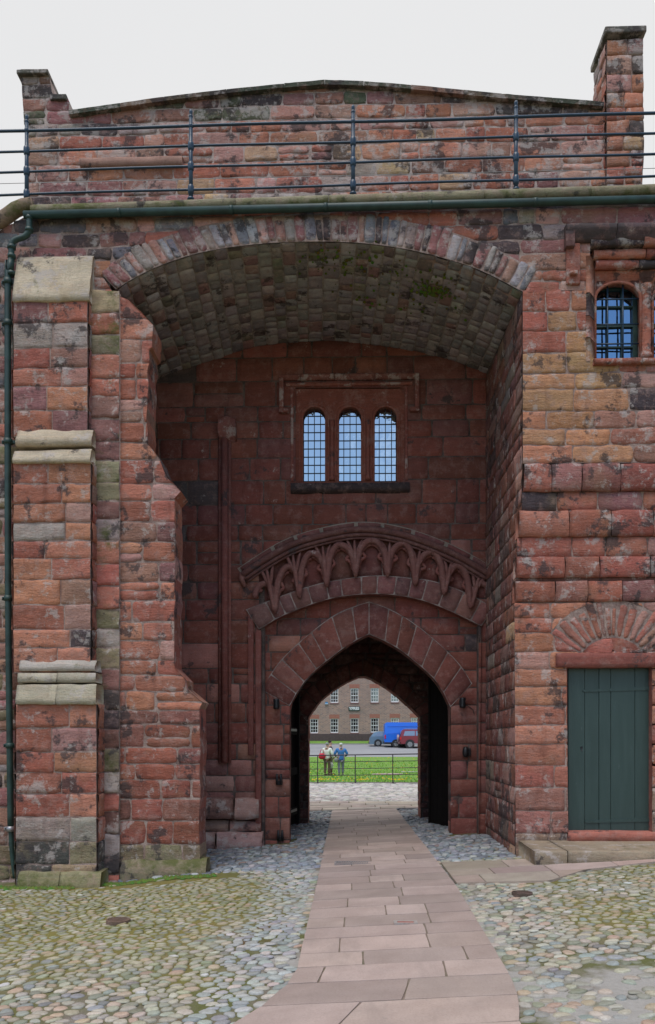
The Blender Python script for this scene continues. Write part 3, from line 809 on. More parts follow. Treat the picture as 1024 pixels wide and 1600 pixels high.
# ---- vault soffit
A3 = [(x, YF, z) for x, z in intr]; B3 = [(x, YR, z) for x, z in backarc]
fv, D, Ln, bk = loft(A3, B3, (0, 0, -1))
mb = MB(); bk(mb)
masonry(mb, fv, [(0, 0), (D, 0), (D, Ln), (0, Ln)], ch=(.15, .24), sw=(.14, .36), pal=pal_vault, sheet=False, H=.010, rgh=.009, gap=.013, ej=.009, wob=.012, split=.05, cell=.06)
# bright moss cushions on the crown
g('vault', mb, [M['soffit'], M['mortar_v']])
mb = MB()
for i in range(260):
    if i < 110: s, t = rng.normal(.8, .09), Ln * .79 + rng.normal() * .13
    elif i < 170: s, t = rng.normal(.35, .2), Ln * .545 + rng.normal() * .4
    else: s, t = rng.uniform(.2, 1.6), Ln * .72 + rng.normal() * .5
    r = rng.uniform(.008, .028); an = np.arange(6) * 1.047
    pts = fv(np.append(s + r * np.cos(an) * 1.6, s), np.append(t + r * np.sin(an), t), np.append(np.full(6, .028), .028 + r * .5))
    mb.add(pts, [(k, (k + 1) % 6, 6) for k in range(6)], (.13 * rng.uniform(.5, 1.2), .19 * rng.uniform(.5, 1.2), .02))
g('moss_cushions', mb, [M['col']], kind='stuff')

# ---- right reveal of the recess
xa = XX(816, YF); xb = XX(760, YR)
zt = ZZ(457, YF) - .02
mb = MB()
pal_rev = [(3, (.27, .11, .085)), (2, (.24, .115, .10)), (1, (.31, .19, .155)), (.6, (.32, .26, .22)), (.5, (.15, .10, .09))]  # side walls of the recess, with its shade darkened into the stone colours
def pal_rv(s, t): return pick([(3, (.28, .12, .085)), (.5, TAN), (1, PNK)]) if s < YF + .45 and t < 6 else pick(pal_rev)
cs_rev = courses_of(-.1, 8.0, (.2, .33))
rv_outer = [(YF, -.1), (YR, -.1), (YR, ZZ(584, YR)), (YF + 1.4, (ZZ(584, YR) + ZZ(457, YF)) / 2), (YF, ZZ(457, YF))]
def frev(s, t, h):
    k = (s - YF) / (YR - YF); x0_ = xq - .105 * np.clip(1 - t / 5.4, 0, 1)
    return np.stack([x0_ * (1 - k) + xb * k - h, s, t], 1)
gn_ = 24; gs_, gt_ = np.meshgrid(np.linspace(YF, YR, 8), np.linspace(0, 1, gn_)); _top = np.interp(gs_, [YF, YR], [ZZ(457, YF), ZZ(584, YR)])
gt_ = -.1 + gt_ * (_top + .1)
mb.add(frev(gs_.ravel(), gt_.ravel(), np.zeros(8 * gn_)), [(j * 8 + i, j * 8 + i + 1, (j + 1) * 8 + i + 1, (j + 1) * 8 + i) for j in range(gn_ - 1) for i in range(7)], (.2, .15, .12), 1)
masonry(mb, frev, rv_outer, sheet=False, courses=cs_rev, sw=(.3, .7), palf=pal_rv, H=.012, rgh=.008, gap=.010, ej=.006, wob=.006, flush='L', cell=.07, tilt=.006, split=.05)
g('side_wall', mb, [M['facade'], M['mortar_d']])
# left reveal
mb = MB(); xl = XX(186, YF) - .12
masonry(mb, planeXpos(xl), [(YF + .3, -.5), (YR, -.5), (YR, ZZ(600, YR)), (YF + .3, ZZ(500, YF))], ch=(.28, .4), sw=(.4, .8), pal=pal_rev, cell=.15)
g('side_wall', mb, [M['recess'], M['mortar_d']])

# ---- recess wall (ashlar), the opening is a segmental arch
segl = smooth_poly(PL([(405, 984), (444, 962), (499, 941), (540, 932), (581, 929), (620, 931), (660, 939), (702, 955), (752, 979)], YR), 60)      # ring intrados
segu = smooth_poly(PL([(385, 953), (427, 937), (470, 921), (516, 909), (583, 900), (643, 904), (682, 910), (735, 930), (770, 950)], YR), 60)       # ring extrados
hood = smooth_poly(PL([(378, 898), (409, 877), (458, 850), (518, 833), (561, 827), (610, 831), (660, 845), (715, 868), (765, 897)], YR), 60)
zb = -.45
rec_outer = [(xl - .05, zb), (XX(405, YR), zb)] + [(XX(405, YR), ZZ(905, YR)), P(378, 905, YR)] + [tuple(p) for p in hood] + [P(762, 905, YR), (XX(748, YR), ZZ(905, YR)), (XX(748, YR), zb), (xb + .05, zb)] + [tuple(p) for p in backarc[::-1]] + [(xl - .05, ZZ(605, YR))]
w3 = [P(462, 606, YR), P(634, 606, YR), P(634, 757, YR), P(462, 757, YR)]
frz = [tuple(p) for p in hood] + [tuple(p) for p in segl[::-1]]
mb = MB()
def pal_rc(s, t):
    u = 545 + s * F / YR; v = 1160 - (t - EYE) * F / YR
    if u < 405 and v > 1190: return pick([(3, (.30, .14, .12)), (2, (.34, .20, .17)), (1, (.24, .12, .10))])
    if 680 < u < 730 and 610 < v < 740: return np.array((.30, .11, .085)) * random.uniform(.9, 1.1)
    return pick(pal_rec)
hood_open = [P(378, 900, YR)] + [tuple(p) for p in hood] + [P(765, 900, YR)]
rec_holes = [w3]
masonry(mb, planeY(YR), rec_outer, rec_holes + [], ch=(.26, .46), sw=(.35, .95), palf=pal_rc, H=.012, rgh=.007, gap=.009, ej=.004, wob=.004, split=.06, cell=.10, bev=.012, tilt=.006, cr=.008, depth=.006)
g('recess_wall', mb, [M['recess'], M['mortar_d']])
# eroded footing courses with salt, lower left
mb = MB()
for v0, v1, pr, u1 in ((1247, 1281, .20, 405), (1281, 1300, .12, 408), (1300, 1330, .30, 411), (1326, 1345, .42, 400)):
    u = 285
    while u < u1:
        e = min(u1, u + random.uniform(40, 90))
        a = P(u + 1, v1, YR - pr); b = P(e - 1, v0, YR - pr)
        sweep_x(mb, [(YR, a[1]), (YR - pr, a[1] + .02), (YR - pr * 1.05, (a[1] + b[1]) / 2), (YR - pr * .8, b[1] - .03), (YR, b[1])], a[0], b[0], pick([(2, (.34, .19, .16)), (1, (.40, .26, .22))]), .022)
        u = e
M['salty'] = stone_mat('salt_stained_stone', .3, 1.0, 0, 0)
g('footing', mb, M['salty'])

# window surround of the triple light
triple = bpy.data.objects.new('window', None); triple.parent = gate; col.objects.link(triple); triple['label'] = 'three round-headed leaded lights above the gateway'
def arch_hole(u0, u1, vt, vb, Y, spring=.5, n=14):
    (x0, z0), (x1, z1) = P(u0, vb, Y), P(u1, vt, Y); r = (x1 - x0) / 2; cz = z1 - r * spring * 2
    return [(x0, z0)] + [((x0 + x1) / 2 - r * math.cos(math.pi * i / n), cz + (z1 - cz) * math.sin(math.pi * i / n)) for i in range(n + 1)] + [(x1, z0)]
lights = [(472.5, 509.5), (528.5, 566), (584.5, 621.5)]
holes = [arch_hole(a, b, 633, 752, YR) for a, b in lights]
mb = MB()
mb.prism(w3, holes, YR + .03, YR + .24, (.25, .085, .06))
for h in holes:     # moulded arrises: two orders
    mid = np.array(h[1:-1])
    for gr, yy, r in ((.0, YR + .035, .018), (.045, YR + .028, .014)):
        c = mid.mean(0); pts = []
        for x, z in h:
            sx = np.sign(x - c[0]); dz = gr if z > h[0][1] + .5 else 0
            pts.append((x + sx * gr * (1 if abs(x - c[0]) > .12 else .6), yy, z + dz * (.8 if z > mid[:, 1].min() + .02 else 0)))
        mb.tube(pts, r, 8, (.29, .10, .07))
o = g('window_frame', mb, [M['smooth']], triple, smooth=False)
mb = MB()
for u in (519, 575.3):                                   # mullion shafts
    x = XX(u, YR)
    mb.lathe([(.055, 0), (.055, .06), (.036, .09), (.034, ZZ(668, YR) - ZZ(750, YR)), (.05, ZZ(662, YR) - ZZ(750, YR)), (.05, ZZ(656, YR) - ZZ(750, YR))], (x, YR + .03, ZZ(750, YR)), 10, (.27, .095, .07))
g('mullion', mb, [M['smooth']], triple)
mb = MB()
sweep_x(mb, [(YR + .2, ZZ(752, YR)), (YR - .10, ZZ(757, YR)), (YR - .11, ZZ(767, YR)), (YR + .0, ZZ(772, YR)), (YR + .2, ZZ(772, YR))], XX(455, YR), XX(640, YR), (.06, .045, .045), .006)
g('sill', mb, [M['recess']], triple)
mb = MB()
x0, x1 = XX(437, YR), XX(655, YR); zt_ = ZZ(587, YR); zl = ZZ(640, YR)
hp = [(0, 0), (-.09, 0), (-.10, -.03), (-.04, -.085), (0, -.09)]
for a, b in ((x0, -.85), (-.85, -.25), (-.25, .45), (.45, x1)):
    a = max(a, x0); b = min(b, x1)
    sweep_x(mb, [(YR + .0 + y, zt_ + z) for y, z in hp], a + .004, b - .004, (.25, .10, .08), .006)
sweep_x(mb, [(YR, zt_ - .14), (YR - .045, zt_ - .14), (YR - .05, zt_ - .17), (YR, zt_ - .20)], x0 + .12, x1 - .12, (.30, .11, .08), .004)
for xx, sg in ((x0, 1), (x1, -1)):
    mb.bbox(min(xx, xx + .08 * sg), max(xx, xx + .08 * sg), YR - .09, YR, zl, zt_ - .05, .012, (.26, .10, .08))
    mb.bbox(min(xx, xx + .17 * sg), max(xx, xx + .17 * sg), YR - .10, YR, zl - .07, zl, .012, (.26, .10, .08))
    x2 = xx + .20 * sg
    mb.bbox(min(x2, x2 + .05 * sg), max(x2, x2 + .05 * sg), YR - .03, YR, ZZ(752, YR), zt_ - .2, .01, (.26, .09, .07))
g('hood_mould', mb, [M['salty']], triple, smooth=True)

def glass_mat(name, tint, k=.55):
    m = bpy.data.materials.new(name); m.use_nodes = True; t = m.node_tree; b = t.nodes['Principled BSDF']
    b.inputs['Base Color'].default_value = (.01, .012, .015, 1); b.inputs['Roughness'].default_value = .03
    gl = t.nodes.new('ShaderNodeBsdfGlossy'); gl.inputs['Roughness'].default_value = .02; gl.inputs['Color'].default_value = (*tint, 1)
    mx = t.nodes.new('ShaderNodeMixShader'); mx.inputs[0].default_value = k
    t.links.new(b.outputs[0], mx.inputs[1]); t.links.new(gl.outputs[0], mx.inputs[2])
    t.links.new(mx.outputs[0], t.nodes['Material Output'].inputs[0])
    bp = t.nodes.new('ShaderNodeBump'); bp.inputs['Strength'].default_value = .12; bp.inputs['Distance'].default_value = .01
    t.links.new(noise(t, 9, 2), bp.inputs['Height']); t.links.new(bp.outputs[0], gl.inputs['Normal'])
    return m
M['glass'] = glass_mat('old_window_glass', (.78, .92, 1.0), .66)
for (a, b), h in zip(lights, holes):
    x0, x1 = h[0][0] - .01, h[-1][0] + .01; z0 = h[0][1] + .04; z1 = max(p[1] for p in h) + .01; yg = YR + .15
    mb = MB(); nc, nr = 4, 9
    for i in range(nc):
        for j in range(nr):
            xa_, xb_ = x0 + (x1 - x0) * i / nc, x0 + (x1 - x0) * (i + 1) / nc; za_, zb_ = z0 + (z1 - z0) * j / nr, z0 + (z1 - z0) * (j + 1) / nr
            tx, tz = rng.normal() * .0005, rng.normal() * .0005
            mb.add([(xa_, yg - tx - tz, za_), (xb_, yg + tx - tz, za_), (xb_, yg + tx + tz, zb_), (xa_, yg - tx + tz, zb_)], [(0, 1, 2, 3)], (.1, .1, .1))
    p = obj('pane', mb, M['glass'], triple)
    mb = MB()
    for i in range(nc + 1): x = x0 + (x1 - x0) * i / nc; mb.box(x - .007, x + .007, yg - .012, yg + .004, z0, z1)
    for j in range(nr + 1): z = z0 + (z1 - z0) * j / nr; mb.box(x0, x1, yg - .013, yg + .003, z - .006, z + .006)
    mb.box(x0, x1, yg - .03, yg + .02, z0 - .05, z0 + .004, (.55, .5, .47))
    obj('glazing_bars', mb, M['lead'], triple)
mb = MB(); mb.box(XX(465, YR), XX(632, YR), YR + .241, YR + .26, ZZ(755, YR), ZZ(610, YR)); obj('window_back', mb, M['blackwood'], triple)

# ---- frieze of cusped tracery under a hood, above the segmental ring
mb = MB()
Hd = resample(hood, 200); Sl = resample(segl, 200); Su = resample(segu, 200)
for i in range(9):
    a, b = int(i * 22), min(199, int((i + 1) * 22))
    stone(mb, planeY(YR + .07), [Su[a], Su[b], Hd[b], Hd[a]], pick([(1, (.15, .055, .045)), (1, (.18, .07, .055))]), H=.014, rgh=.004, gap=.008, cell=.12, ej=.002, tilt=.002)
for i in range(199): pass
V = np.vstack([np.stack([Sl[:, 0], np.full(200, YR + .07), Sl[:, 1]], 1), np.stack([Hd[:, 0], np.full(200, YR + .07), Hd[:, 1]], 1)])
mb.add(V, [(i, i + 1, 200 + i + 1, 200 + i) for i in range(199)], (.12, .07, .06), 1)
g('frieze', mb, [M['recess'], M['mortar_p']])
mb = MB()
ring(mb, planeY(YR - .05), segl, segu, 15, [(2, (.22, .10, .09)), (2, (.19, .088, .084)), (1, (.25, .13, .11))], H=.010, rgh=.004, gap=.016, ej=.003, cell=.08, bev=.006, even=False, tilt=.002)
mb.prism([tuple(p) for p in segl] + [tuple(p) for p in segu[::-1]], [], YR - .049, YR + .02, (.22, .09, .07), 1)
g('segmental_arch', mb, [M['recess'], M['mortar_p']])
mb = MB()
dn = np.array([0, -1.0])
def off(poly, d):
    p = np.asarray(poly); T = np.gradient(p, axis=0); T /= np.linalg.norm(T, axis=1)[:, None]; Nn = np.stack([T[:, 1], -T[:, 0]], 1)
    if Nn[len(p) // 2][1] > 0: Nn = -Nn
    return p + Nn * d
for d, yy, r in ((.03, YR - .10, .055), (.115, YR - .075, .035), (.17, YR - .05, .02)):
    q = off(hood, d); mb.tube([(x, yy, z) for x, z in q], r, 10, (.16, .075, .065))
q = off(hood, -.01); q2 = off(hood, .06)
mb.prism([tuple(p) for p in q] + [tuple(p) for p in q2[::-1]], [], YR - .13, YR + .08, (.16, .08, .07))
# the hood turns down at its left end
mb.tube([(*[P(381, 900, YR)[0]], YR - .09, P(381, 897, YR)[1]), (P(379, 905, YR)[0], YR - .08, P(379, 907, YR)[1]), (P(384, 915, YR)[0], YR - .06, P(388, 918, YR)[1])], [.06, .05, .03], 10, (.27, .13, .11))
q = off(hood, -.02); q2 = off(hood, -.13)
ring(mb, planeY(YR - .02), q, q2, 9, [(1, (.22, .09, .075)), (1, (.19, .085, .075))], H=.012, rgh=.003, gap=.012, ej=.003, cell=.1)
g('hood_mould', mb, [M['recess']], smooth=True)
# cusped arches with hanging pendants
mb = MB()
pend = [(430, 957), (468, 934), (511, 917), (556, 901), (606, 901), (649, 915), (694, 929), (735, 951)]
apex = [(452, 885), (487, 864), (531, 851), (581, 844), (630, 849), (675, 862), (716, 884)]
cT = (.22, .10, .085)
def P3(u, v, dy): x, z = P(u, v, YR - dy); return (x, YR - dy, z)
allp = [(396, 980)] + pend + [(772, 975)]
alla = [(416, 912)] + apex + [(752, 912)]
for i in range(len(allp) - 1):
    (u0, v0), (u1, v1) = allp[i], allp[i + 1]; ua, va = alla[i]
    if i == 0: u0, v0 = 398, 935
    if i == len(allp) - 2: u1, v1 = 768, 935
    for s0_, (up, vp) in ((0, (u0, v0)), (1, (u1, v1))):
        dx = up - ua; dv = vp - va
        arch = smooth_poly([(up - dx * a_, vp - dv * b_, c_) for a_, b_, c_ in ((0, 0, .13), (.04, .2, .12), (.10, .42, .08), (.22, .66, .05), (.48, .87, .04), (.78, .975, .04), (1.02, 1.0, .04))], 22)
        mb.tube([P3(*p) for p in arch], list(np.interp(np.linspace(0, 1, 22), [0, .12, .5, 1], [.024, .050, .060, .056])), 9, cT)
        inner = smooth_poly([(up - dx * a_, vp - dv * b_, c_) for a_, b_, c_ in ((.22, .22, .05), (.26, .42, .03), (.36, .62, .01), (.58, .78, .0), (.82, .86, .0), (1.0, .87, .0))], 16)
        mb.tube([P3(*p) for p in inner], .026, 8, (.22, .085, .07))
        cusp = smooth_poly([(up - dx * a_, vp - dv * b_, c_) for a_, b_, c_ in ((.20, .70, .03), (.42, .64, .025), (.60, .54, .02), (.50, .50, .025), (.32, .46, .03), (.20, .34, .05))], 18)
        mb.tube([P3(*p) for p in cusp], list(np.interp(np.linspace(0, 1, 18), [0, .4, 1], [.036, .030, .040])), 8, (.24, .09, .075))
for (u, v) in pend:
    k = min(range(199), key=lambda j: abs(Hd[j][0] - P(u, v, YR)[0])); x0, z0 = P(u, v, YR); x1, z1 = Hd[k]
    lean = (u - 581) * .0012
    top = (x1 + lean, z1 - .16)
    pts = [(x0 + (top[0] - x0) * t, YR - yy, z0 + (top[1] - z0) * t) for t, yy in ((-.04, .13), (.06, .15), (.18, .13), (.45, .11), (.75, .05), (1, .02))]
    mb.tube(pts, [.012, .046, .036, .044, .03, .01], 8, cT)
    for sg in (-1, 1):                                   # leaf blades fanning up to the hood
        pts = [(x0 + (top[0] - x0) * t + sg * w, YR - dd, z0 + (top[1] - z0) * t) for t, w, dd in ((.5, .02, .10), (.68, .06, .06), (.84, .10, .03), (.98, .15, .02))]
        mb.tube(pts, [.02, .034, .03, .01], 7, cT)
g('tracery', mb, [M['recess']], label='row of cusped stone arches with hanging leaf pendants')

# vaulting shaft with a broken corbel head
mb = MB()
xs_ = XX(352, YR); z0, z1 = ZZ(1192, YR), ZZ(684, YR)
mb.tube([(xs_, YR - .06, z0), (xs_, YR - .06, z1)], .062, 12, (.24, .085, .07)); mb.tube([(xs_ + .085, YR - .03, z0), (xs_ + .085, YR - .03, z1)], .03, 8, (.26, .10, .08)); mb.tube([(xs_ - .085, YR - .03, z0), (xs_ - .085, YR - .03, z1)], .035, 8, (.20, .075, .06))
g('shaft', mb, M['recess'])
mb = MB(); sweep_x(mb, [(YR, ZZ(690, YR)), (YR - .12, ZZ(683, YR)), (YR - .20, ZZ(668, YR)), (YR - .18, ZZ(657, YR)), (YR, ZZ(655, YR))], XX(343, YR), XX(371, YR), (.30, .12, .10), .03, cell=.035)
g('corbel', mb, M['salty'])
mb = MB(); mb.bbox(XX(400, YR), XX(409, YR), YR - .10, YR + .02, ZZ(1330, YR), ZZ(985, YR), .02, (.23, .085, .07)); mb.bbox(XX(388, YR), XX(397, YR), YR - .045, YR + .01, ZZ(1180, YR), ZZ(960, YR), .012, (.22, .08, .065))
g('jamb_shaft', mb, M['recess'])

# reveal from the ring back to the tympanum
jl, jr = XX(405, YR), XX(748, YR)
arc_f = [(jl, zb)] + [tuple(p) for p in segl] + [(jr, zb)]
A3 = [(x, YR - .05, z) for x, z in arc_f]; B3 = [(x, YT + .0, z) for x, z in arc_f]
fz, D_, L_, bk = loft(A3, B3, (0, 0, -1)); mb = MB(); bk(mb, (.20, .075, .06), 0); g('arch_soffit', mb, M['recess'])

# ---- tympanum with pointed arch
def pointed(la, ap, ra, Yp, bl=.0, br=.0, n=26):
    l = smooth_poly(PL(la + [ap], Yp), n); r = smooth_poly(PL([ap] + ra, Yp), n)
    return [tuple(p) for p in l] + [tuple(p) for p in r[1:]]
in_o = pointed([(453, 1103), (466, 1080), (487, 1053), (530, 1018), (556, 1001)], (577, 991), [(600, 1001), (629, 1018), (672, 1054), (692, 1080), (704, 1105)], YT)
ex_o = pointed([(409, 1078), (424, 1052), (446, 1024), (490, 985), (530, 957)], (577, 940), [(612, 953), (650, 976), (690, 1009), (720, 1040), (738, 1068)], YT)
left_x, right_x = XX(453, YT), XX(704.5, YT)
mb = MB()
op = [(jl, zb), (left_x, zb)] + ex_o + [(right_x, zb), (jr, zb), (jr, segl[-1][1])] + [tuple(p) for p in segl[::-1]] + [(jl, segl[0][1])]
mid_l, mid_r = [(left_x, zb)] + [(left_x, ex_o[0][1])], []
op = [(jl - .02, zb), (left_x, zb), (left_x, in_o[0][1])] + ex_o + [(right_x, in_o[-1][1]), (right_x, zb), (jr + .02, zb), (jr + .02, segl[-1][1])] + [tuple(p) for p in segl[::-1]] + [(jl - .02, segl[0][1])]
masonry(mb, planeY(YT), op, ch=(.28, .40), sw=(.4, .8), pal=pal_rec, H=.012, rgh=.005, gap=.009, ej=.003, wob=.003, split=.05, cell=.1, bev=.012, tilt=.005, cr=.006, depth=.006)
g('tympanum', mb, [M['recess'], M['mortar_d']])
mb = MB()
n2 = len(in_o) // 2
for I_, O_ in ((in_o[:n2 + 1], ex_o[:n2 + 1]), (in_o[n2:], ex_o[n2:])):
    ring(mb, planeY(YT - .014), I_, O_, 7, [(2, (.235, .088, .07)), (2, (.20, .08, .068)), (1, (.26, .11, .09))], H=.010, rgh=.004, gap=.014, ej=.003, cell=.08, bev=.01, tilt=.003, cr=.006)
mb.prism(in_o + ex_o[::-1], [], YT - .013, YT + .02, (.25, .1, .08), 1)
g('pointed_arch', mb, [M['recess'], M['mortar_p']])
# its thickness
arc_f = [(left_x, zb)] + in_o + [(right_x, zb)]
arc_b = [(left_x - .02, zb)] + [(x * 1.01, z + .02) for x, z in in_o] + [(right_x + .02, zb)]
YC = YT + .42
fz, D_, L_, bk = loft([(x, YT - .014, z) for x, z in arc_f], [(x, YC, z) for x, z in arc_b], (0, 0, -1)); mb = MB(); bk(mb, (.14, .05, .04), 1)
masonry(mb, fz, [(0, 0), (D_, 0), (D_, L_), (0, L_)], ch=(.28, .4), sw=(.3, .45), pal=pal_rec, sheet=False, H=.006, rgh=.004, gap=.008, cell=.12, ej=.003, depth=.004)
g('arch_reveal', mb, [M['recess'], M['mortar_d']])

# ---- chamber between the arches
cl, cr_ = left_x - .32, right_x + .34
mb = MB()
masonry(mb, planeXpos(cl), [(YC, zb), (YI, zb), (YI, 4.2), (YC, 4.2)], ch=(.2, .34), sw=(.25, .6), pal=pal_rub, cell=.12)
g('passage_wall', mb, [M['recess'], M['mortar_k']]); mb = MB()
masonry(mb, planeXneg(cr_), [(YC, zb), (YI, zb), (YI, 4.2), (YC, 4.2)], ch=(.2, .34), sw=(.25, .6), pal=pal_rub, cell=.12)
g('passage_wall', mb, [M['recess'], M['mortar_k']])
mb = MB(); mb.box(cl - .1, cr_ + .1, YC - .05, YI + .1, 4.2, 4.4, (.13, .07, .06))
mb.prism([(cl - .1, zb), (cl - .1, 4.3), (cr_ + .1, 4.3), (cr_ + .1, zb), (right_x + .02, zb)] + arc_b[1:-1][::-1] + [(left_x - .02, zb)], [], YC - .01, YC + .08, (.13, .07, .06))
g('passage_ceiling', mb, [M['recess']], smooth=False)
ii = pointed([(481.5, 1121), (501, 1094), (530, 1072), (550, 1061)], (567, 1054.5), [(585, 1062), (612, 1079), (640, 1103), (657.5, 1120)], YI)
ie = pointed([(462, 1104), (482, 1076), (515, 1051), (540, 1038)], (567, 1029), [(592, 1040), (622, 1058), (655, 1086), (678, 1108)], YI)
il, ir = XX(481.5, YI), XX(657.5, YI)
mb = MB()
op = [(cl, zb), (il, zb), (il, ii[0][1])] + ie + [(ir, ii[-1][1]), (ir, zb), (cr_, zb), (cr_, 4.2), (cl, 4.2)]
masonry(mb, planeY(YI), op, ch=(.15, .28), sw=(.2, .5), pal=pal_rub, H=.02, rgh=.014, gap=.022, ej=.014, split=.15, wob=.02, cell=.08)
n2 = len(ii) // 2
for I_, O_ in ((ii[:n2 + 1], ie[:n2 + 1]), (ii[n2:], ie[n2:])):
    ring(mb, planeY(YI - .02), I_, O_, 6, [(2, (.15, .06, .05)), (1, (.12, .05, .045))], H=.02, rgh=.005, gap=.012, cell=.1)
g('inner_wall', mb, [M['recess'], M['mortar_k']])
mb = MB()
arc_f = [(il, zb)] + ii + [(ir, zb)]; arc_b = [(il - .01, zb)] + [(x, z + .01) for x, z in ii] + [(ir + .01, zb)]
fz, D_, L_, bk = loft([(x, YI - .03, z) for x, z in arc_f], [(x, YE, z) for x, z in arc_b], (0, 0, -1)); bk(mb, (.24, .09, .07), 1)
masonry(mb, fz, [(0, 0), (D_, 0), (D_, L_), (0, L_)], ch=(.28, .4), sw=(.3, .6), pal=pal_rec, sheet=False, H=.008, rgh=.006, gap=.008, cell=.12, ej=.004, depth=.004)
g('inner_reveal', mb, [M['recess'], M['mortar_d']])

# gate leaves folded back against the chamber walls
def leaf(xh, yh, xt, yt, name_side):
    L0 = math.hypot(xt - xh, yt - yh); d = ((xt - xh) / L0, (yt - yh) / L0); nrm = (d[1], -d[0])
    mp = lambda V: [(xh + d[0] * a + nrm[0] * b, yh + d[1] * a + nrm[1] * b, z) for a, b, z in V]
    z0 = -.05; zh = 3.35
    def bx(mb, a0, a1, b0, b1, z0, z1, c=(.1, .1, .1)):
        t = MB(); t.bbox(a0, a1, b0, b1, z0, z1, .006, c); mb.add(mp(np.concatenate(t.v).tolist()), t.f, c)
    mb = MB(); n = 7
    for i in range(n): bx(mb, L0 * i / n + .003, L0 * (i + 1) / n - .003, -.03, .03, z0, zh - .5 * (i / n) ** 2)
    for z in (.15, .95, 1.75, 2.5): bx(mb, .02, L0 - .01, .03, .085, z, z + .15)
    bx(mb, L0 - .09, L0, -.04, .11, z0, zh - .42)
    o = g('gate_leaf', mb, M['blackwood'], smooth=False)
    for z in (.22, 1.82, 2.57):
        mb = MB(); t = MB(); t.box(0, L0 * .85, .086, .098, z - .0, z + .05); mb.add(mp(np.concatenate(t.v).tolist()), t.f); obj('strap_hinge', mb, M['black'], o)
    mb = MB(); t = MB(); t.bbox(L0 * .78, L0 * .86, .11, .15, 1.15, 1.32, .01); mb.add(mp(np.concatenate(t.v).tolist()), t.f)
    if name_side == 'r': obj('lock_plate', mb, M['steel'], o)
leaf(cr_ - .03, YC + .12, XX(672, 16.35), 16.35, 'r')
leaf(cl + .03, YC + .12, XX(470, 16.35) - .12, 16.35, 'l')

# ---- solid core behind the facing stones
mb = MB(); K_ = (.10, .08, .07)
zc = 9.1
mb.box(XX(42, YF) + .02, xl - .01, YF + .02, YE, -.6, zc, K_)
mb.prism([(XX(-480, YF), -.6), (XX(42, YF) + .02, -.6), (XX(42, YF) + .02, ZZ(352, YF)), (XX(0, YF), ZZ(372, YF)), (XX(-480, YF), ZZ(440, YF))], [], YF + .02, YE, K_)
mb.box(xq + .05, XX(1500, YF) - .02, YF + .40, YE, -.6, zc, K_)
mb.box(xq + .05, XX(877, YF), YF + .09, YF + .401, -.6, zc, K_)
mb.box(XX(877, YF), XX(1500, YF) - .02, YF + .03, YF + .401, ZZ(372, YF), zc - .003, K_)
mb.box(XX(877, YF), XX(1500, YF) - .02, YF + .09, YF + .401, ZZ(950, YF), ZZ(580, YF), K_)
mb.box(xl - .01, xa + .02, YF + .26, YE, 8.80, zc - .004, K_)
mb.box(xl - .01, xb + .6, YR + .27, YE, 4.42, 8.79, K_)
mb.box(xl - .01, cl - .12, YR + .03, YE, -.6, 4.42, K_); mb.box(cr_ + .12, xa + .03, YR + .03, YE, -.6, 4.42, K_)
mb.box(cl - .12, il - .02, YI + .02, YE, -.6, 4.3, K_); mb.box(ir + .02, cr_ + .12, YI + .02, YE, -.6, 4.3, K_)
pk = [(il - .02, 2.0), (il - .02, 4.3), (ir + .02, 4.3), (ir + .02, 2.0)] + [(x, z + .03) for x, z in ii[::-1]]
mb.prism(pk, [], YI + .03, YE - .001, K_)
g('wall_core', mb, M['mortar_d'], smooth=False)

# ---- right-hand face: string courses, lower wall, door and window
xR = XX(1500, YF); YL = YF + .008                    # lower wall is set back a little
def roll(v0, v1, proj, u0, half=True, seed=0):
    mb = MB(); x = XX(u0, YF)
    while x < xR - .1:
        w = random.uniform(.38, .75); e = min(x + w, xR)
        zt_, zb_ = ZZ(v0, YF), ZZ(v1, YF); h = zt_ - zb_
        if half: pr = [(YF + .2, zb_)] + [(YF - .0 - proj * math.sin(math.pi * (.08 + .84 * k / 7)) ** .6, zb_ + h * k / 7) for k in range(8)] + [(YF + .2, zt_)]
        else: pr = [(YF + .2, zb_), (YF - proj, zb_), (YF - proj, zt_), (YF + .2, zt_)]
        sweep_x(mb, pr, x + .004, e - .004, pick([(4, (.38, .14, .10)), (2, (.44, .18, .125)), (1.5, (.32, .15, .125))]), .012, cell=.05)
        x = e
    return mb
for v0, v1, pj, u0 in ((729, 771, .07, 818), (801, 841, .055, 810), (872, 904, .04, 806), (910, 942, .035, 805)):
    g('string_course', roll(v0, v1, pj, u0), M['facade'])
for v0, v1, u0 in ((772, 799, 815), (842, 870, 808), (905, 909, 806)):
    mb = MB(); a = P(u0, v1, YF + .03); b = (xR, ZZ(v0, YF + .03))
    masonry(mb, planeY(YF + .03), [(a[0], a[1] - .01), (xR, a[1] - .01), (xR, b[1] + .01), (a[0], b[1] + .01)], courses=[a[1] - .01, b[1] + .01], sw=(.35, .8), pal=pal_face, flush='L', H=.02, cell=.08) if v1 - v0 > 10 else mb.box(a[0], xR, YF + .02, YF + .2, a[1] - .01, b[1] + .01, (.2, .1, .08))
    g('wall_band', mb, [M['facade'], M['mortar']])
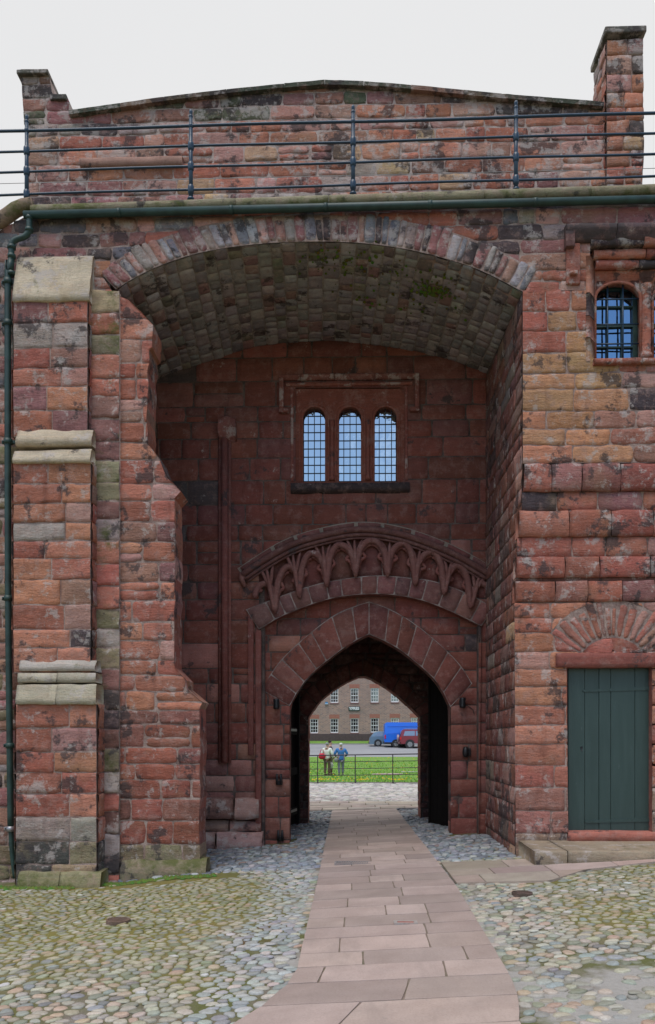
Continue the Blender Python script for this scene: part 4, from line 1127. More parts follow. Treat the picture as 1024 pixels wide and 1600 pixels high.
# relieving arch over the door
def ra(r, n=24, a0=38, a1=142, cu=957, cv=1055):
    cx, cz = P(cu, cv, YL); k = YL / F
    return [(cx + r * k * math.cos(R(a1 + (a0 - a1) * i / (n - 1))), cz + r * k * math.sin(R(a1 + (a0 - a1) * i / (n - 1))) ) for i in range(n)]
ri, ro = ra(58, 24, 34, 146), ra(116, 24, 34, 146)
door_h = [P(885, 1022, YL), P(1019, 1022, YL), (XX(1019, YL), ZZ(1300, YL)), (XX(888, YL), ZZ(1300, YL))]
zlb = -.12
lo_outer = [(XX(806, YL), zlb), (XX(888, YL), zlb), (XX(888, YL), ZZ(1300, YL)), (XX(885, YL), ZZ(1022, YL)), (XX(1019, YL), ZZ(1022, YL)), (XX(1019, YL), ZZ(1300, YL)), (XX(1019, YL), zlb), (xR, zlb), (xR, ZZ(943, YL)), (XX(804, YL), ZZ(943, YL))]
mb = MB()
vs = [1350, 1302, 1266, 1230, 1195, 1163, 1133, 1103, 1073, 1046, 1020, 990, 967, 943]
def pal_lo(s, t):
    v = 1160 - (t - EYE) * F / YL
    if v > 1232: return pick([(2, (.36, .17, .13)), (2, (.33, .22, .17)), (1, (.38, .26, .20))])
    return pick(pal_ashl)
masonry(mb, planeY(YL), lo_outer, [ro + ri[::-1]], courses=[ZZ(v, YL) for v in vs], sw=(.38, .78), palf=pal_lo, H=.009, rgh=.007, gap=.010, ej=.010, wob=.008, split=.03, flush='L', cell=.05, bev=.007)
g('lower_wall', mb, [M['facade'], M['mortar']])
mb = MB()
ring(mb, planeY(YL - .002), ri, ro, 14, [(3, (.42, .17, .125)), (2, (.44, .23, .18)), (1, (.32, .16, .13)), (.7, (.50, .38, .33))], ragged=.14, H=.010, rgh=.014, gap=.03, ej=.012, cell=.05)
masonry(mb, planeY(YL), ri + [(ri[-1][0] + .05, ZZ(1021, YL)), (ri[0][0] - .05, ZZ(1021, YL))], ch=(.3, .4), sw=(.4, .5), pal=pal_ashl, H=.015)
g('relieving_arch', mb, [M['facade'], M['mortar']])
mb = MB(); lx = XX(868, YL); sweep_x(mb, [(YL + .25, ZZ(1044, YL)), (YL - .045, ZZ(1044, YL)), (YL - .05, ZZ(1022, YL)), (YL + .25, ZZ(1021, YL))], lx, XX(1060, YL), (.27, .095, .075), .006)
g('lintel', mb, M['smooth'])
mb = MB()
sweep_x(mb, [(YL + .2, ZZ(1313, YL)), (YL - .07, ZZ(1313, YL)), (YL - .07, ZZ(1299, YL)), (YL + .2, ZZ(1297, YL))], XX(886, YL), XX(1032, YL), (.40, .15, .11), .006)
sweep_x(mb, [(YL + .2, ZZ(1330, YL)), (YL - .03, ZZ(1330, YL)), (YL - .03, ZZ(1314, YL)), (YL + .2, ZZ(1314, YL))], XX(886, YL), XX(1040, YL), (.30, .16, .13), .01)
g('threshold', mb, M['smooth'])
for xx in (XX(886.5, YL), XX(1019, YL)):                    # door jamb returns
    mb = MB(); mb.box(xx - .004 if xx < 4.1 else xx - .001, xx + .001 if xx < 4.1 else xx + .2, YL - .0, YL + .2, ZZ(1300, YL), ZZ(1044, YL), (.25, .09, .07)); g('door_jamb', mb, M['smooth'], smooth=False)
# green plank door
def door_mat():
    m, t, b = nodes('dark_green_door_paint')
    c = mixrgb(t, mul(t, ramp(t, noise(t, 3, 6, sc3=(6, 1, .5)), .4, .7), .5), (.032, .060, .053), (.050, .084, .076))
    c = mixrgb(t, mul(t, ramp(t, noise(t, 5, 8, sc3=(5, 1, .7), rough=.8), .665, .70), .7), c, (.22, .26, .25))
    c = mixrgb(t, mul(t, ramp(t, noise(t, 1.5, 5), .5, .7), .4), c, (.022, .043, .039))
    t.links.new(c, b.inputs['Base Color']); b.inputs['Roughness'].default_value = .42
    bump(t, b, noise(t, 14, 5, sc3=(8, 1, .6)), .4, .006); return m
M['door'] = door_mat()
Yd = YL + .12; dx0, dx1, dz0, dz1 = XX(888, Yd), XX(1018.5, Yd), ZZ(1298, Yd), ZZ(1043, Yd)
mb = MB(); cuts = [0, .215, .37, .545, .80, 1]
cuts = [0, .20, .37, .51, .80, 1]
for a, b in zip(cuts[:-1], cuts[1:]):
    mb.bbox(dx0 + (dx1 - dx0) * a + .002, dx0 + (dx1 - dx0) * b - .002, Yd + random.uniform(-.004, .004), Yd + .04, dz0, dz1, .006)
mb.box(dx0, dx1, Yd + .041, Yd + .06, dz0, dz1)
door = g('door', mb, M['door'], smooth=False, label='dark green plank door')
for v, k0, k1 in ((1080, .17, .97), (1283, .20, 1.0)):
    mb = MB(); z = ZZ(v, Yd)
    a, b = dx0 + (dx1 - dx0) * k0, dx0 + (dx1 - dx0) * k1
    mb.prism([(a, z), (a + .02, z - .018), (b, z - .024 + .03), (b, z + .028 + .03), (a + .02, z + .018)], [], Yd - .014, Yd - .002)
    for k in (.1, .4, .7, .95): mb.lathe([(.012, -.02), (.012, -.012)], (a + (b - a) * k, Yd, z + .03 * k), 8, axis='y')
    g('strap_hinge', mb, M['door'], door, smooth=False)
mb = MB(); kx, kz = dx0 + .19, ZZ(1168, Yd)
mb.prism([(kx - .006, kz - .05), (kx + .006, kz - .05), (kx + .006, kz - .012)] + [(kx + .016 * math.sin(a), kz - .016 * math.cos(a)) for a in np.linspace(.5, 5.78, 12)] + [(kx - .006, kz - .012)], [], Yd - .012, Yd - .001)
g('lock', mb, M['black'], door)

# barred window upper right (mullioned; runs on beyond the picture)
win = bpy.data.objects.new('window', None); win.parent = gate; col.objects.link(win); win['label'] = 'barred round-headed window with dark green sashes'
YW = YF + .16
wl = [(930, 1001), (1020, 1091), (1110, 1181)]
wholes = [arch_hole(a, b, 441, 566, YW, .36) for a, b in wl]
mb = MB()
fo = [P(915, 383, YW), P(1310, 374, YW), (XX(1310, YW), ZZ(570, YW)), (XX(915, YW), ZZ(572, YW))]
mb.prism(fo, wholes, YW, YW + .12, (.50, .19, .13))
for h in wholes:
    mb.tube([(x, YW - .005, z) for x, z in h], .022, 8, (.40, .15, .10))
    c = sum(p[0] for p in h) / len(h); zt_ = max(p[1] for p in h)
    for sg in (-1, 1):                                  # raised dark triangles, their colour painting the shade of sunk spandrels
        xx = c + sg * .30; mb.prism([(xx, zt_ + .02), (xx - sg * .13, zt_ + .02), (xx, zt_ - .10)], [], YW - .008, YW - .001, (.12, .05, .04))
for u in (1010, 1100):
    x = XX(u, YW); mb.lathe([(.095, 0), (.09, .05), (.07, .09), (.068, ZZ(462, YW) - ZZ(566, YW)), (.085, ZZ(452, YW) - ZZ(566, YW))], (x, YW + .01, ZZ(566, YW)), 12, (.40, .15, .10))
g('window_frame', mb, M['facade'], win)
mb = MB(); sx = XX(922, YF)
for (ya, yb, va, vb, sh) in ((YF - .06, YW, 372, 392, .0), (YF + .02, YW, 394, 406, .06), (YF + .07, YW, 408, 419, .10)):
    x = sx + sh
    while x < xR - 2:
        e = x + random.uniform(.5, .9)
        sweep_x(mb, [(yb, ZZ(vb, YF)), (ya + .03, ZZ(vb, YF)), (ya, ZZ((va + vb) / 2, YF)), (ya + .01, ZZ(va, YF)), (yb, ZZ(va, YF))], x + .003, e - .003, pick([(3, (.46, .17, .12)), (1, (.10, .08, .085)), (1.5, (.50, .22, .16))]), .010, cell=.04)
        x = e
g('window_head', mb, M['upper'], win)
mb = MB(); x = XX(881, YF)
mb.bbox(x, x + .13, YF - .12, YF + .03, ZZ(398, YF), ZZ(366, YF), .012, (.14, .075, .07))
while x < xR - 2:
    e = x + random.uniform(.6, 1.0)
    sweep_x(mb, [(YF + .03, ZZ(386, YF)), (YF - .04, ZZ(386, YF)), (YF - .13, ZZ(372, YF)), (YF - .14, ZZ(365, YF)), (YF + .03, ZZ(362, YF))], x + .003, e - .003, pick([(1, (.30, .12, .09)), (1, (.12, .08, .08))]), .008, cell=.04); x = e
g('hood_mould', mb, M['hood'], win)
mb = MB(); mb.bbox(XX(884, YF), XX(906, YF), YF - .05, YF + .03, ZZ(452, YF), ZZ(388, YF), .02, (.36, .14, .10)); mb.bbox(XX(888, YF), XX(900, YF), YF - .11, YF - .03, ZZ(440, YF), ZZ(434, YF), .012, (.36, .15, .10))
g('hood_stop', mb, M['facade'], win)
mb = MB()                                             # splayed jamb on the left
for v0, v1 in ((400, 458), (458, 494), (494, 528), (528, 566)):
    a = P(919, v1, YF); b = P(919, v0, YF); c = XX(930, YW)
    t = [(a[0] - .03, YF - .02), (a[0] + .02, YF - .02), (c + .01, YW + .01), (a[0] - .03, YW + .01)]
    mb.prism(t, [], a[1] + .004, b[1] - .004, pick([(1, (.36, .16, .11)), (1, (.42, .25, .14)), (.5, (.08, .06, .06))]), ax='z')
g('window_jamb', mb, M['facade'], win)
mb = MB(); x = XX(926, YF)
while x < xR - 2:
    e = x + random.uniform(.5, .8)
    sweep_x(mb, [(YW + .03, ZZ(577, YF)), (YF - .07, ZZ(577, YF)), (YF - .08, ZZ(569, YF)), (YW + .03, ZZ(562, YF))], x + .004, e - .004, pick([(1, (.40, .17, .12)), (1, (.36, .13, .09))]), .014, cell=.04); x = e
g('sill', mb, M['facade'], win)
M['glass2'] = glass_mat('sash_glass', (.36, .62, .90), .55)
for (a, b), h in zip(wl, wholes):
    x0, x1 = h[0][0], h[-1][0]; z0 = h[0][1] - .01; z1 = max(p[1] for p in h) + .02; yg = YW + .17
    mb = MB()
    for i in range(3):
        for j in range(4):
            xa_, xb_ = x0 + (x1 - x0) * i / 3, x0 + (x1 - x0) * (i + 1) / 3; za_, zb_ = z0 + (z1 - z0) * j / 4, z0 + (z1 - z0) * (j + 1) / 4
            tx, tz = rng.normal() * .002, rng.normal() * .002
            mb.add([(xa_, yg - tx - tz, za_), (xb_, yg + tx - tz, za_), (xb_, yg + tx + tz, zb_), (xa_, yg - tx + tz, zb_)], [(0, 1, 2, 3)])
    obj('pane', mb, M['glass2'], win)
    mb = MB()
    for k, w in ((0, .06), (.34, .022), (.67, .022), (1, .12)): x = x0 + (x1 - x0) * k; mb.box(x - w / 2, x + w / 2, yg - .035, yg + .02, z0, z1)
    for k, w in ((0, .05), (.25, .022), (.52, .05), (.75, .022), (1, .08)): z = z0 + (z1 - z0) * k; mb.box(x0, x1, yg - .034, yg + .019, z - w / 2, z + w / 2)
    obj('sash', mb, M['pipe'], win)
    mb = MB()
    for k in (.30, .64):
        x = x0 + (x1 - x0) * k; zz = z1 - .02 if k > .2 else z1; mb.tube([(x, YW + .05, z0), (x, YW + .05, z1 - .01)], .013, 8)
    for k in (.25, .49, .80):
        z = z0 + (z1 - z0) * k; mb.tube([(x0 - .02, YW + .045, z), (x1 + .03, YW + .045, z)], .012, 8)
    o = obj('bars', mb, M['pipe'] if False else M['iron'], win, smooth=True)
mb = MB(); mb.box(XX(920, YW), xR - .1, YW + .2, YW + .23, ZZ(575, YW), ZZ(385, YW)); obj('window_back', mb, M['blackwood'], win)

# ---- left buttress, three stages with weatherings
b1 = bpy.data.objects.new('buttress', None); b1.parent = gate; col.objects.link(b1); b1['label'] = 'stepped buttress with three lichened weatherings'
st = [(22, 137, 462, 660, YF - .20), (22, 142, 718, 1030, YF - .30), (26, 151, 1098, 1362, YF - .40)]
lastv = [672, 1045, 1420]
for (u0, u1, va, vb, Y), lv in zip(st, lastv):
    x0, x1 = XX(u0, Y), XX(u1, Y); z1 = ZZ(va, Y); z0 = ZZ(lv, Y) - .05
    cs = courses_of(z0, z1, (.24, .36))
    def pal_b(s, t, Y=Y):
        v = 1160 - (t - EYE) * F / Y
        if v > 1300: return pick([(2, (.24, .22, .13)), (1, (.11, .10, .09)), (1, (.30, .24, .15))])
        if 485 < v < 530: return pick([(1, GRY), (1, (.42, .34, .28))])
        return pick(pal_butt)
    mb = MB()
    masonry(mb, planeY(Y), [(x0, z0), (x1, z0), (x1, z1), (x0, z1)], courses=cs, sw=(.42, .8), palf=pal_b, flush='LR', H=.013, rgh=.013, gap=.012, ej=.013, wob=.012, cell=.045, bev=.012, split=.1, tilt=.010)
    masonry(mb, planeXpos(x1), [(Y, z0), (YF, z0), (YF, z1), (Y, z1)], courses=cs, sw=(.8, .9), palf=pal_b, flush='L', H=.028, rgh=.012, cell=.06)
    masonry(mb, planeXneg(x0), [(Y, z0), (YF, z0), (YF, z1), (Y, z1)], courses=cs, sw=(.8, .9), palf=pal_b, flush='L', H=.028, rgh=.012, cell=.06)
    g('shaft', mb, [M['facade'], M['mortar']], b1)
capc = [(.60, .51, .37), (.55, .46, .33)]
def capst(prof, u0, u1, Y, c, rg=.010, n=1, mat='cap'):
    mb = MB(); x0, x1 = XX(u0, Y), XX(u1, Y)
    for i in range(n): sweep_x(mb, prof, x0 + (x1 - x0) * i / n + .003, x0 + (x1 - x0) * (i + 1) / n - .003, np.array(c) * random.uniform(.9, 1.1), rg, cell=.045)
    g('weathering', mb, M[mat], b1)
Y1 = YF - .24; capst([(YF + .02, ZZ(465, Y1)), (Y1, ZZ(463, Y1)), (Y1, ZZ(453, Y1)), (YF - .08, ZZ(396, YF - .08)), (YF + .02, ZZ(391, YF))], 19, 140, Y1, capc[0], .008)
Y2 = YF - .34
capst([(YF, ZZ(690, Y2)), (Y2 + .05, ZZ(690, Y2)), (Y2 + .02, ZZ(684, Y2)), (Y2 + .03, ZZ(678, Y2)), (YF - .22, ZZ(662, Y2)), (YF, ZZ(660, Y2))], 22, 142, Y2, capc[1], .014, 1)
capst([(YF, ZZ(722, Y2)), (Y2 - .02, ZZ(719, Y2)), (Y2 - .03, ZZ(714, Y2)), (Y2 + .06, ZZ(696, Y2)), (YF, ZZ(693, Y2))], 20, 142, Y2, capc[0], .014, 1)
Y3 = YF - .44
capst([(YF, ZZ(1048, Y3)), (Y3 + .06, ZZ(1047, Y3)), (Y3 + .04, ZZ(1041, Y3)), (Y3 + .12, ZZ(1029, Y3)), (YF, ZZ(1026, Y3))], 26, 147, Y3, (.46, .42, .36), .02, 1)
capst([(YF, ZZ(1066, Y3)), (Y3 + .03, ZZ(1065, Y3)), (Y3 + .04, ZZ(1050, Y3)), (YF, ZZ(1048, Y3))], 26, 149, Y3, (.45, .41, .31), .012, 2)
capst([(YF, ZZ(1102, Y3)), (Y3 - .03, ZZ(1100, Y3)), (Y3 - .03, ZZ(1092, Y3)), (Y3 + .03, ZZ(1068, Y3)), (YF, ZZ(1067, Y3))], 25, 151, Y3, (.50, .45, .33), .014, 2)
capst([(YF, ZZ(1420, Y3)), (Y3 - .11, ZZ(1420, Y3)), (Y3 - .11, ZZ(1384, Y3)), (Y3 - .02, ZZ(1364, Y3)), (YF, ZZ(1364, Y3))], 31, 160, Y3, (.27, .25, .14), .014, 2, 'mossy')

# strip + stepped side buttress carrying the arch
YB = YF - .05
prof = [(187, 1372), (187, 463), (202, 470), (222, 489), (240, 509), (238, 543), (233, 546), (230, 692), (249, 715), (259, 742), (283, 768), (273, 779), (273, 1043), (292, 1063), (292, 1076), (317, 1097), (312, 1107), (313, 1372)]
pz = PL(prof, YB)
_r = []
for i_, (a_, b_) in enumerate(zip(pz, pz[1:] + pz[:1])):
    n_ = max(1, int(math.hypot(b_[0] - a_[0], b_[1] - a_[1]) / .16)) if 1 <= i_ <= 16 else 1
    for j_ in range(n_):
        k_ = j_ / n_; w_ = 0 if j_ == 0 else 1
        _r.append((a_[0] + (b_[0] - a_[0]) * k_ + w_ * random.uniform(-.018, .018), a_[1] + (b_[1] - a_[1]) * k_ + w_ * random.uniform(-.012, .012)))
pz = _r
b2 = bpy.data.objects.new('buttress', None); b2.parent = gate; col.objects.link(b2); b2['label'] = 'slimmer side buttress stepping out to the right under the arch'
mb = MB()
def pal_c(s, t):
    v = 1160 - (t - EYE) * F / YB
    if v > 1325: return pick([(1, (.30, .25, .15)), (1, (.26, .21, .13))])
    if v > 1120: return pick([(3, (.34, .12, .085)), (2, (.30, .13, .10)), (1, (.24, .10, .08))])
    return pick(pal_butt)
masonry(mb, planeY(YB), [(a, b - (.1 if i in (0, len(pz) - 1) else 0)) for i, (a, b) in enumerate(pz)], ch=(.20, .34), sw=(.38, .75), palf=pal_c, H=.011, rgh=.010, gap=.012, ej=.012, wob=.014, cell=.045, bev=.010, split=.2, tilt=.008)
g('face', mb, [M['facade'], M['mortar']], b2)
mb = MB()
side = [(a, b - (.1 if i in (0, len(pz) - 1) else 0)) for i, (a, b) in enumerate(pz)][1:]
for (a, b) in zip(side[:-1], side[1:]):
    n = max(1, int(math.hypot(b[0] - a[0], b[1] - a[1]) / .3))
    for i in range(n):
        p0 = (a[0] + (b[0] - a[0]) * i / n, a[1] + (b[1] - a[1]) * i / n); p1 = (a[0] + (b[0] - a[0]) * (i + 1) / n, a[1] + (b[1] - a[1]) * (i + 1) / n)
        m_ = 6; V = []; cc = pal_c(0, (p0[1] + p1[1]) / 2)
        for j in range(m_):
            y = YB - .02 + .50 * j / (m_ - 1)
            for k in range(5):
                x = p0[0] + (p1[0] - p0[0]) * k / 4; z = p0[1] + (p1[1] - p0[1]) * k / 4; d = (.012 * float(vn(y * 8, (x + z) * 6, 3)) if 0 < k < 4 else 0)
                V.append((x + d + .004, y, z + d))
        mb.add(V, [(j * 5 + k, j * 5 + k + 1, (j + 1) * 5 + k + 1, (j + 1) * 5 + k) for j in range(m_ - 1) for k in range(4)], cc)
g('side_face', mb, [M['facade'], M['mortar']], b2)
mb = MB(); sweep_x(mb, [(YF + .2, ZZ(1400, YB)), (YB - .10, ZZ(1400, YB)), (YB - .10, ZZ(1358, YB)), (YB - .01, ZZ(1343, YB)), (YF + .2, ZZ(1343, YB))], XX(191, YB), XX(324, YB), (.27, .235, .15), .015)
g('plinth', mb, M['mossy'], b2)
mb = MB()
YS = YF - .10
masonry(mb, planeY(YS), [(XX(139, YS), -.6), (XX(187, YS), -.6), (XX(187, YS), ZZ(450, YS)), (XX(139, YS), ZZ(446, YS))], ch=(.26, .36), sw=(.5, .6), palf=lambda s, t: pick([(2, (.24, .12, .10)), (2, RED), (1.3, (.28, .24, .15)), (1, GRY), (1, DRK), (1, ORG)]) if t < 7.6 else np.array((.40, .32, .20)), H=.018, rgh=.02, gap=.014, ej=.013, cell=.045, flush='LR', bev=.012, tilt=.010)
mb.box(XX(139, YS), XX(187, YS), YS + .005, YF + .1, -.6, ZZ(452, YS), (.2, .15, .12), 1)
g('quoin_strip', mb, [M['mossy_l'], M['mortar']], b2)

# ---- coping roll along the top of the front wall
mb = MB()
zA, zB = ZZ(321.5, YF - .06), ZZ(298, YF - .06, 1024)
xA, xB = XX(50, YF - .06), XX(1024, YF - .06)
sl = (zB - zA) / (xB - xA)
x = xA
while x < xR - .05:
    e = min(xR, x + random.uniform(1.0, 1.7)); n = 10
    pts = [(x + .004 + (e - x - .008) * i / n, YF - .07 + .004 * vn(i * .7, x, 4), zA + sl * (x + (e - x) * i / n - xA) + .006 * float(vn(x + i * .5, 3, 2))) for i in range(n + 1)]
    mb.tube(pts, .072, 14, np.array((.30, .275, .18)) * random.uniform(.85, 1.15)); x = e
mb.tube([(a, YF - .05, b) for a, b in smooth_poly(PL([(52, 322), (38, 324), (24, 330), (8, 342), (-12, 352), (-60, 366), (-220, 386), (-470, 412)], YF - .03), 40)], .10, 14, (.28, .21, .15))
g('coping_roll', mb, M['roll'])

# ---- parapet wall above
YP = 13.4
body = PL([(50, 345), (44, 250), (38, 188), (33, 108), (75, 108), (82, 148), (104, 149), (109, 160), (112, 181), (270, 158), (400, 142), (525, 132), (640, 141), (780, 155), (930, 167), (1004, 172), (1006, 235), (998, 345)], YP)
body = [(body[0][0], 9.2)] + body[1:-1] + [(body[-1][0], 9.2)]
mb = MB()
def pal_pa(s, t):
    v = 1160 - (t - EYE) * F / YP; u = 545 + s * F / YP
    top = np.interp(u, [112, 525, 930], [178, 132, 165])
    if v < top + 26: return pick([(3, DRK), (1, (.14, .15, .10)), (1, BRN), (1, GRY), (1.4, PUR)])
    if u < 110 and v < 190: return pick([(2, DRK), (1.3, PUR), (1, RED)])
    return pick(pal_par)
masonry(mb, planeY(YP), body, ch=(.17, .27), sw=(.3, .85), palf=pal_pa, H=.013, rgh=.011, gap=.013, ej=.014, wob=.022, cell=.045, split=.08, bev=.010, tilt=.008)
mb.prism(body, [], YP + .01, YP + .45, (.2, .14, .12), 1)
par = g('parapet_wall', mb, [M['upper'], M['mortar_u']])
mb = MB()
line = PL([(109, 176), (270, 153), (400, 138), (525, 127), (640, 136), (780, 150), (930, 162), (945, 163)], YP - .05)
Lr = resample(line, 400); x = 0
while x < 398:
    e = min(399, x + random.randint(28, 48)); a, b = Lr[x], Lr[e]
    n = 8; V = []; sd_ = random.randint(0, 99); th = .075 * random.uniform(.9, 1.15)
    for i in range(n + 1):
        p = a + (b - a) * (i / n) * (.994) + (b - a) * .003
        for dy, dz in ((-.10, -.5), (-.11, .3), (-.05, .5), (.5, .5), (.5, -.5)):
            V.append((p[0], YP + dy, p[1] - .03 + dz * th + .008 * float(vn(i * .9 + dy * 9, sd_, 4))))
    Fc = [(i * 5 + j, i * 5 + (j + 1) % 5, (i + 1) * 5 + (j + 1) % 5, (i + 1) * 5 + j) for i in range(n) for j in range(5)] + [(0, 1, 2, 3, 4), tuple(n * 5 + j for j in range(5))]
    mb.add(V, Fc, pick([(3, (.10, .115, .085)), (1, (.15, .13, .09)), (.5, (.30, .20, .15))])); x = e
g('coping', mb, M['upper'], par, smooth=False)
mb = MB()                                            # right pier with its returning side
pier = PL([(948, 300), (948, 66), (1004, 62), (1006, 235), (998, 300)], YP - .06); 
pier = [(pier[0][0], 10.6)] + pier[1:-1] + [(pier[-1][0], 10.6)]
cs = courses_of(10.6, max(p[1] for p in pier), (.20, .30))
masonry(mb, planeY(YP - .06), pier, courses=cs, sw=(.25, .42), pal=pal_par + [(2, DRK)], H=.025, rgh=.014, cell=.06, flush='L', wob=.006)
mb.prism(pier, [], YP - .055, YP + .58, (.25, .17, .13), 1)
masonry(mb, planeXneg(pier[1][0]), [(YP - .06, 10.6), (YP + .58, 10.6), (YP + .58, pier[1][1]), (YP - .06, pier[1][1])], courses=cs, sw=(.2, .4), pal=pal_par, H=.025, rgh=.02, cell=.06, flush='L')
g('pier', mb, [M['upper'], M['mortar']], par, label='tall right-hand end pier of the parapet')
mb = MB(); mb.bbox(XX(943, YP - .06), XX(1008, YP - .06), YP - .15, YP + .66, ZZ(67, YP - .06), ZZ(57, YP - .06), .02, (.13, .13, .11))
g('pier_cap', mb, M['upper'], par, smooth=False); mb = MB()
mb.bbox(XX(29, YP), XX(78, YP), YP - .09, YP + .5, ZZ(110, YP), ZZ(103.5, YP), .015, (.12, .12, .10)); g('pier_cap', mb, M['upper'], par, smooth=False); mb = MB()
mb.bbox(XX(80, YP), XX(106, YP), YP - .07, YP + .4, ZZ(150, YP), ZZ(142, YP), .012, (.10, .10, .085))
g('pier_cap', mb, M['upper'], par, smooth=False)
mb = MB(); sweep_x(mb, [(YP + .05, ZZ(260, YP)), (YP - .10, ZZ(258, YP)), (YP - .11, ZZ(246, YP)), (YP + .05, ZZ(243, YP))], XX(128, YP), XX(287, YP), (.36, .22, .17), .006)
g('ledge', mb, M['smooth'], par)

# ---- stone step by the door
mb = MB(); xa_ = XX(836, 10.4)
for x0, x1 in ((xa_, xa_ + .42), (xa_ + .43, xa_ + 2.3), (xa_ + 2.31, xa_ + 4)):
    z0 = float(gz(x1, 10.4)) - .15; sweep_x(mb, [(YL + .02, z0), (10.42, z0), (10.40, .175), (10.42, .195), (YL + .02, .215)], x0, x1, (.33, .27, .19), .006, cell=.08)
o = obj('stone_step', mb, M['cap'], smooth=True); o['label'] = 'long worn pale stone step lying below the green door'; o['category'] = 'step'

# ---- gutter and downpipe
gut = thing('rainwater_pipe', 'dark green rainwater gutter running below the coping with its downpipe beside the left buttress', 'drainpipe', (XX(14, YF), YF - .1, 0))
mb = MB(); yg = YF - .13; n = 30
def gzp(u, vv): x, z = P(u, vv, yg); return (x, yg, z)
pa, pb = gzp(38, 336), gzp(1024, 311.5)
d = [(b - a) for a, b in zip(pa, pb)]
mb.tube([pa, [a + c * 1.45 for a, c in zip(pa, d)]], .054, 14)
for k in (.15, .33, .48, .645, .81, 1.0, 1.2): 
    q = [a + c * k for a, c in zip(pa, d)]; q2 = [a + c * (k + .006) for a, c in zip(pa, d)]; mb.tube([q, q2], .060, 14)
obj('gutter', mb, M['pipe'], gut, smooth=True)
mb = MB(); yp = YF - .13
def pp(u, v, y=None): x, z = P(u, v, y or yp); return (x, y or yp, z)
path = smooth_poly([pp(46, 340), pp(46, 354), pp(45, 362), pp(38, 370), pp(26, 374), pp(19, 380), pp(18, 392), pp(18, 405)], 30)
mb.tube(path, .042, 12); mb.tube(smooth_poly([pp(18, 405), pp(17, 418), pp(13.5, 430), pp(12.5, 445), pp(13, 900), pp(17, 1290)], 60), .045, 14)
mb.tube(smooth_poly([pp(17, 1290), pp(19, 1330), pp(24, 1372)], 12), .034, 10)
for v, r in ((338, .052), (357, .056), (384, .058), (398, .056), (425, .058)): 
    u = 46 if v < 370 else 18.5; mb.tube([pp(u, v), pp(u, v + 5)], r, 14)
obj('downpipe', mb, M['pipe'], gut, smooth=True)
for v in (440, 505, 690, 935, 1165, 1295):
    u = float(np.interp(v, [430, 900, 1290], [12.7, 13, 17])); mb = MB(); mb.tube([pp(u, v - 4), pp(u, v + 4)], .06, 14); x, y, z = pp(u, v)
    mb.bbox(x - .10, x + .10, YF - .12, YF - .09, z - .025, z + .025, .006); mb.bbox(x - .09, x - .06, YF - .12, YF, z - .02, z + .02, .005)
    obj('pipe_bracket', mb, M['pipe'] if v != 1295 else M['steel'], gut, smooth=True)

# ---- railing on top of the wall
YG = YF - .02
rail = thing('railing', 'navy blue iron railing with four rails along the top of the gatehouse front', 'railing', (XX(545, YG), YG, ZZ(310, YG)))
posts = [(-215, 198, 330), (42, 190, 319), (298.5, 182, 308), (552, 175, 300), (806.5, 168, 293), (1062, 160, 285), (1318, 153, 278)]
railv = [(205, 177), (237, 208), (269, 240), (305, 275)]
def rv(k, u): a, b = railv[k]; return a + (b - a) * u / 1024
for (u, vt, vb) in posts:
    x, z1 = P(u, vt, YG); z0 = ZZ(vb, YG, u); mb = MB()
    mb.tube([(x, YG, z0 - .12), (x, YG, z1)], [.032, .026], 12); mb.lathe([(.001, .10), (.018, .092), (.028, .065), (.022, .035), (.014, .02), (.030, .01), (.030, -.01), (.024, -.02)], (x, YG, z1), 12)
    for k in range(4):
        zc_ = ZZ(rv(k, u), YG, u); mb.lathe([(.026, -.07), (.042, -.05), (.046, -.02), (.046, .02), (.042, .05), (.026, .07)] if k in (1, 2, 3) else [(.026, -.04), (.036, 0), (.026, .04)], (x, YG, zc_), 12)
    mb.lathe([(.055, 0), (.05, .03), (.03, .05)], (x, YG, z0 - .05), 12)
    obj('post', mb, M['iron'], rail, smooth=True)
for k in range(4):
    mb = MB(); a, b = posts[0], posts[-1]
    pts = []
    for u in np.linspace(-215, 1318, 30): x, z = P(u, rv(k, u) + .8 * math.sin(u * .012 + k), YG); pts.append((x, YG - .0, z))
    mb.tube(pts, .017 if k else .021, 8); obj('rail', mb, M['iron'], rail, smooth=True)
mb = MB(); mb.tube([(*P(-215, 292, YG)[:1], YG, P(-215, 292, YG)[1]), (P(1318, 256, YG)[0], YG, P(1318, 256, YG)[1])], .004, 6); obj('wire', mb, M['steel'], rail)

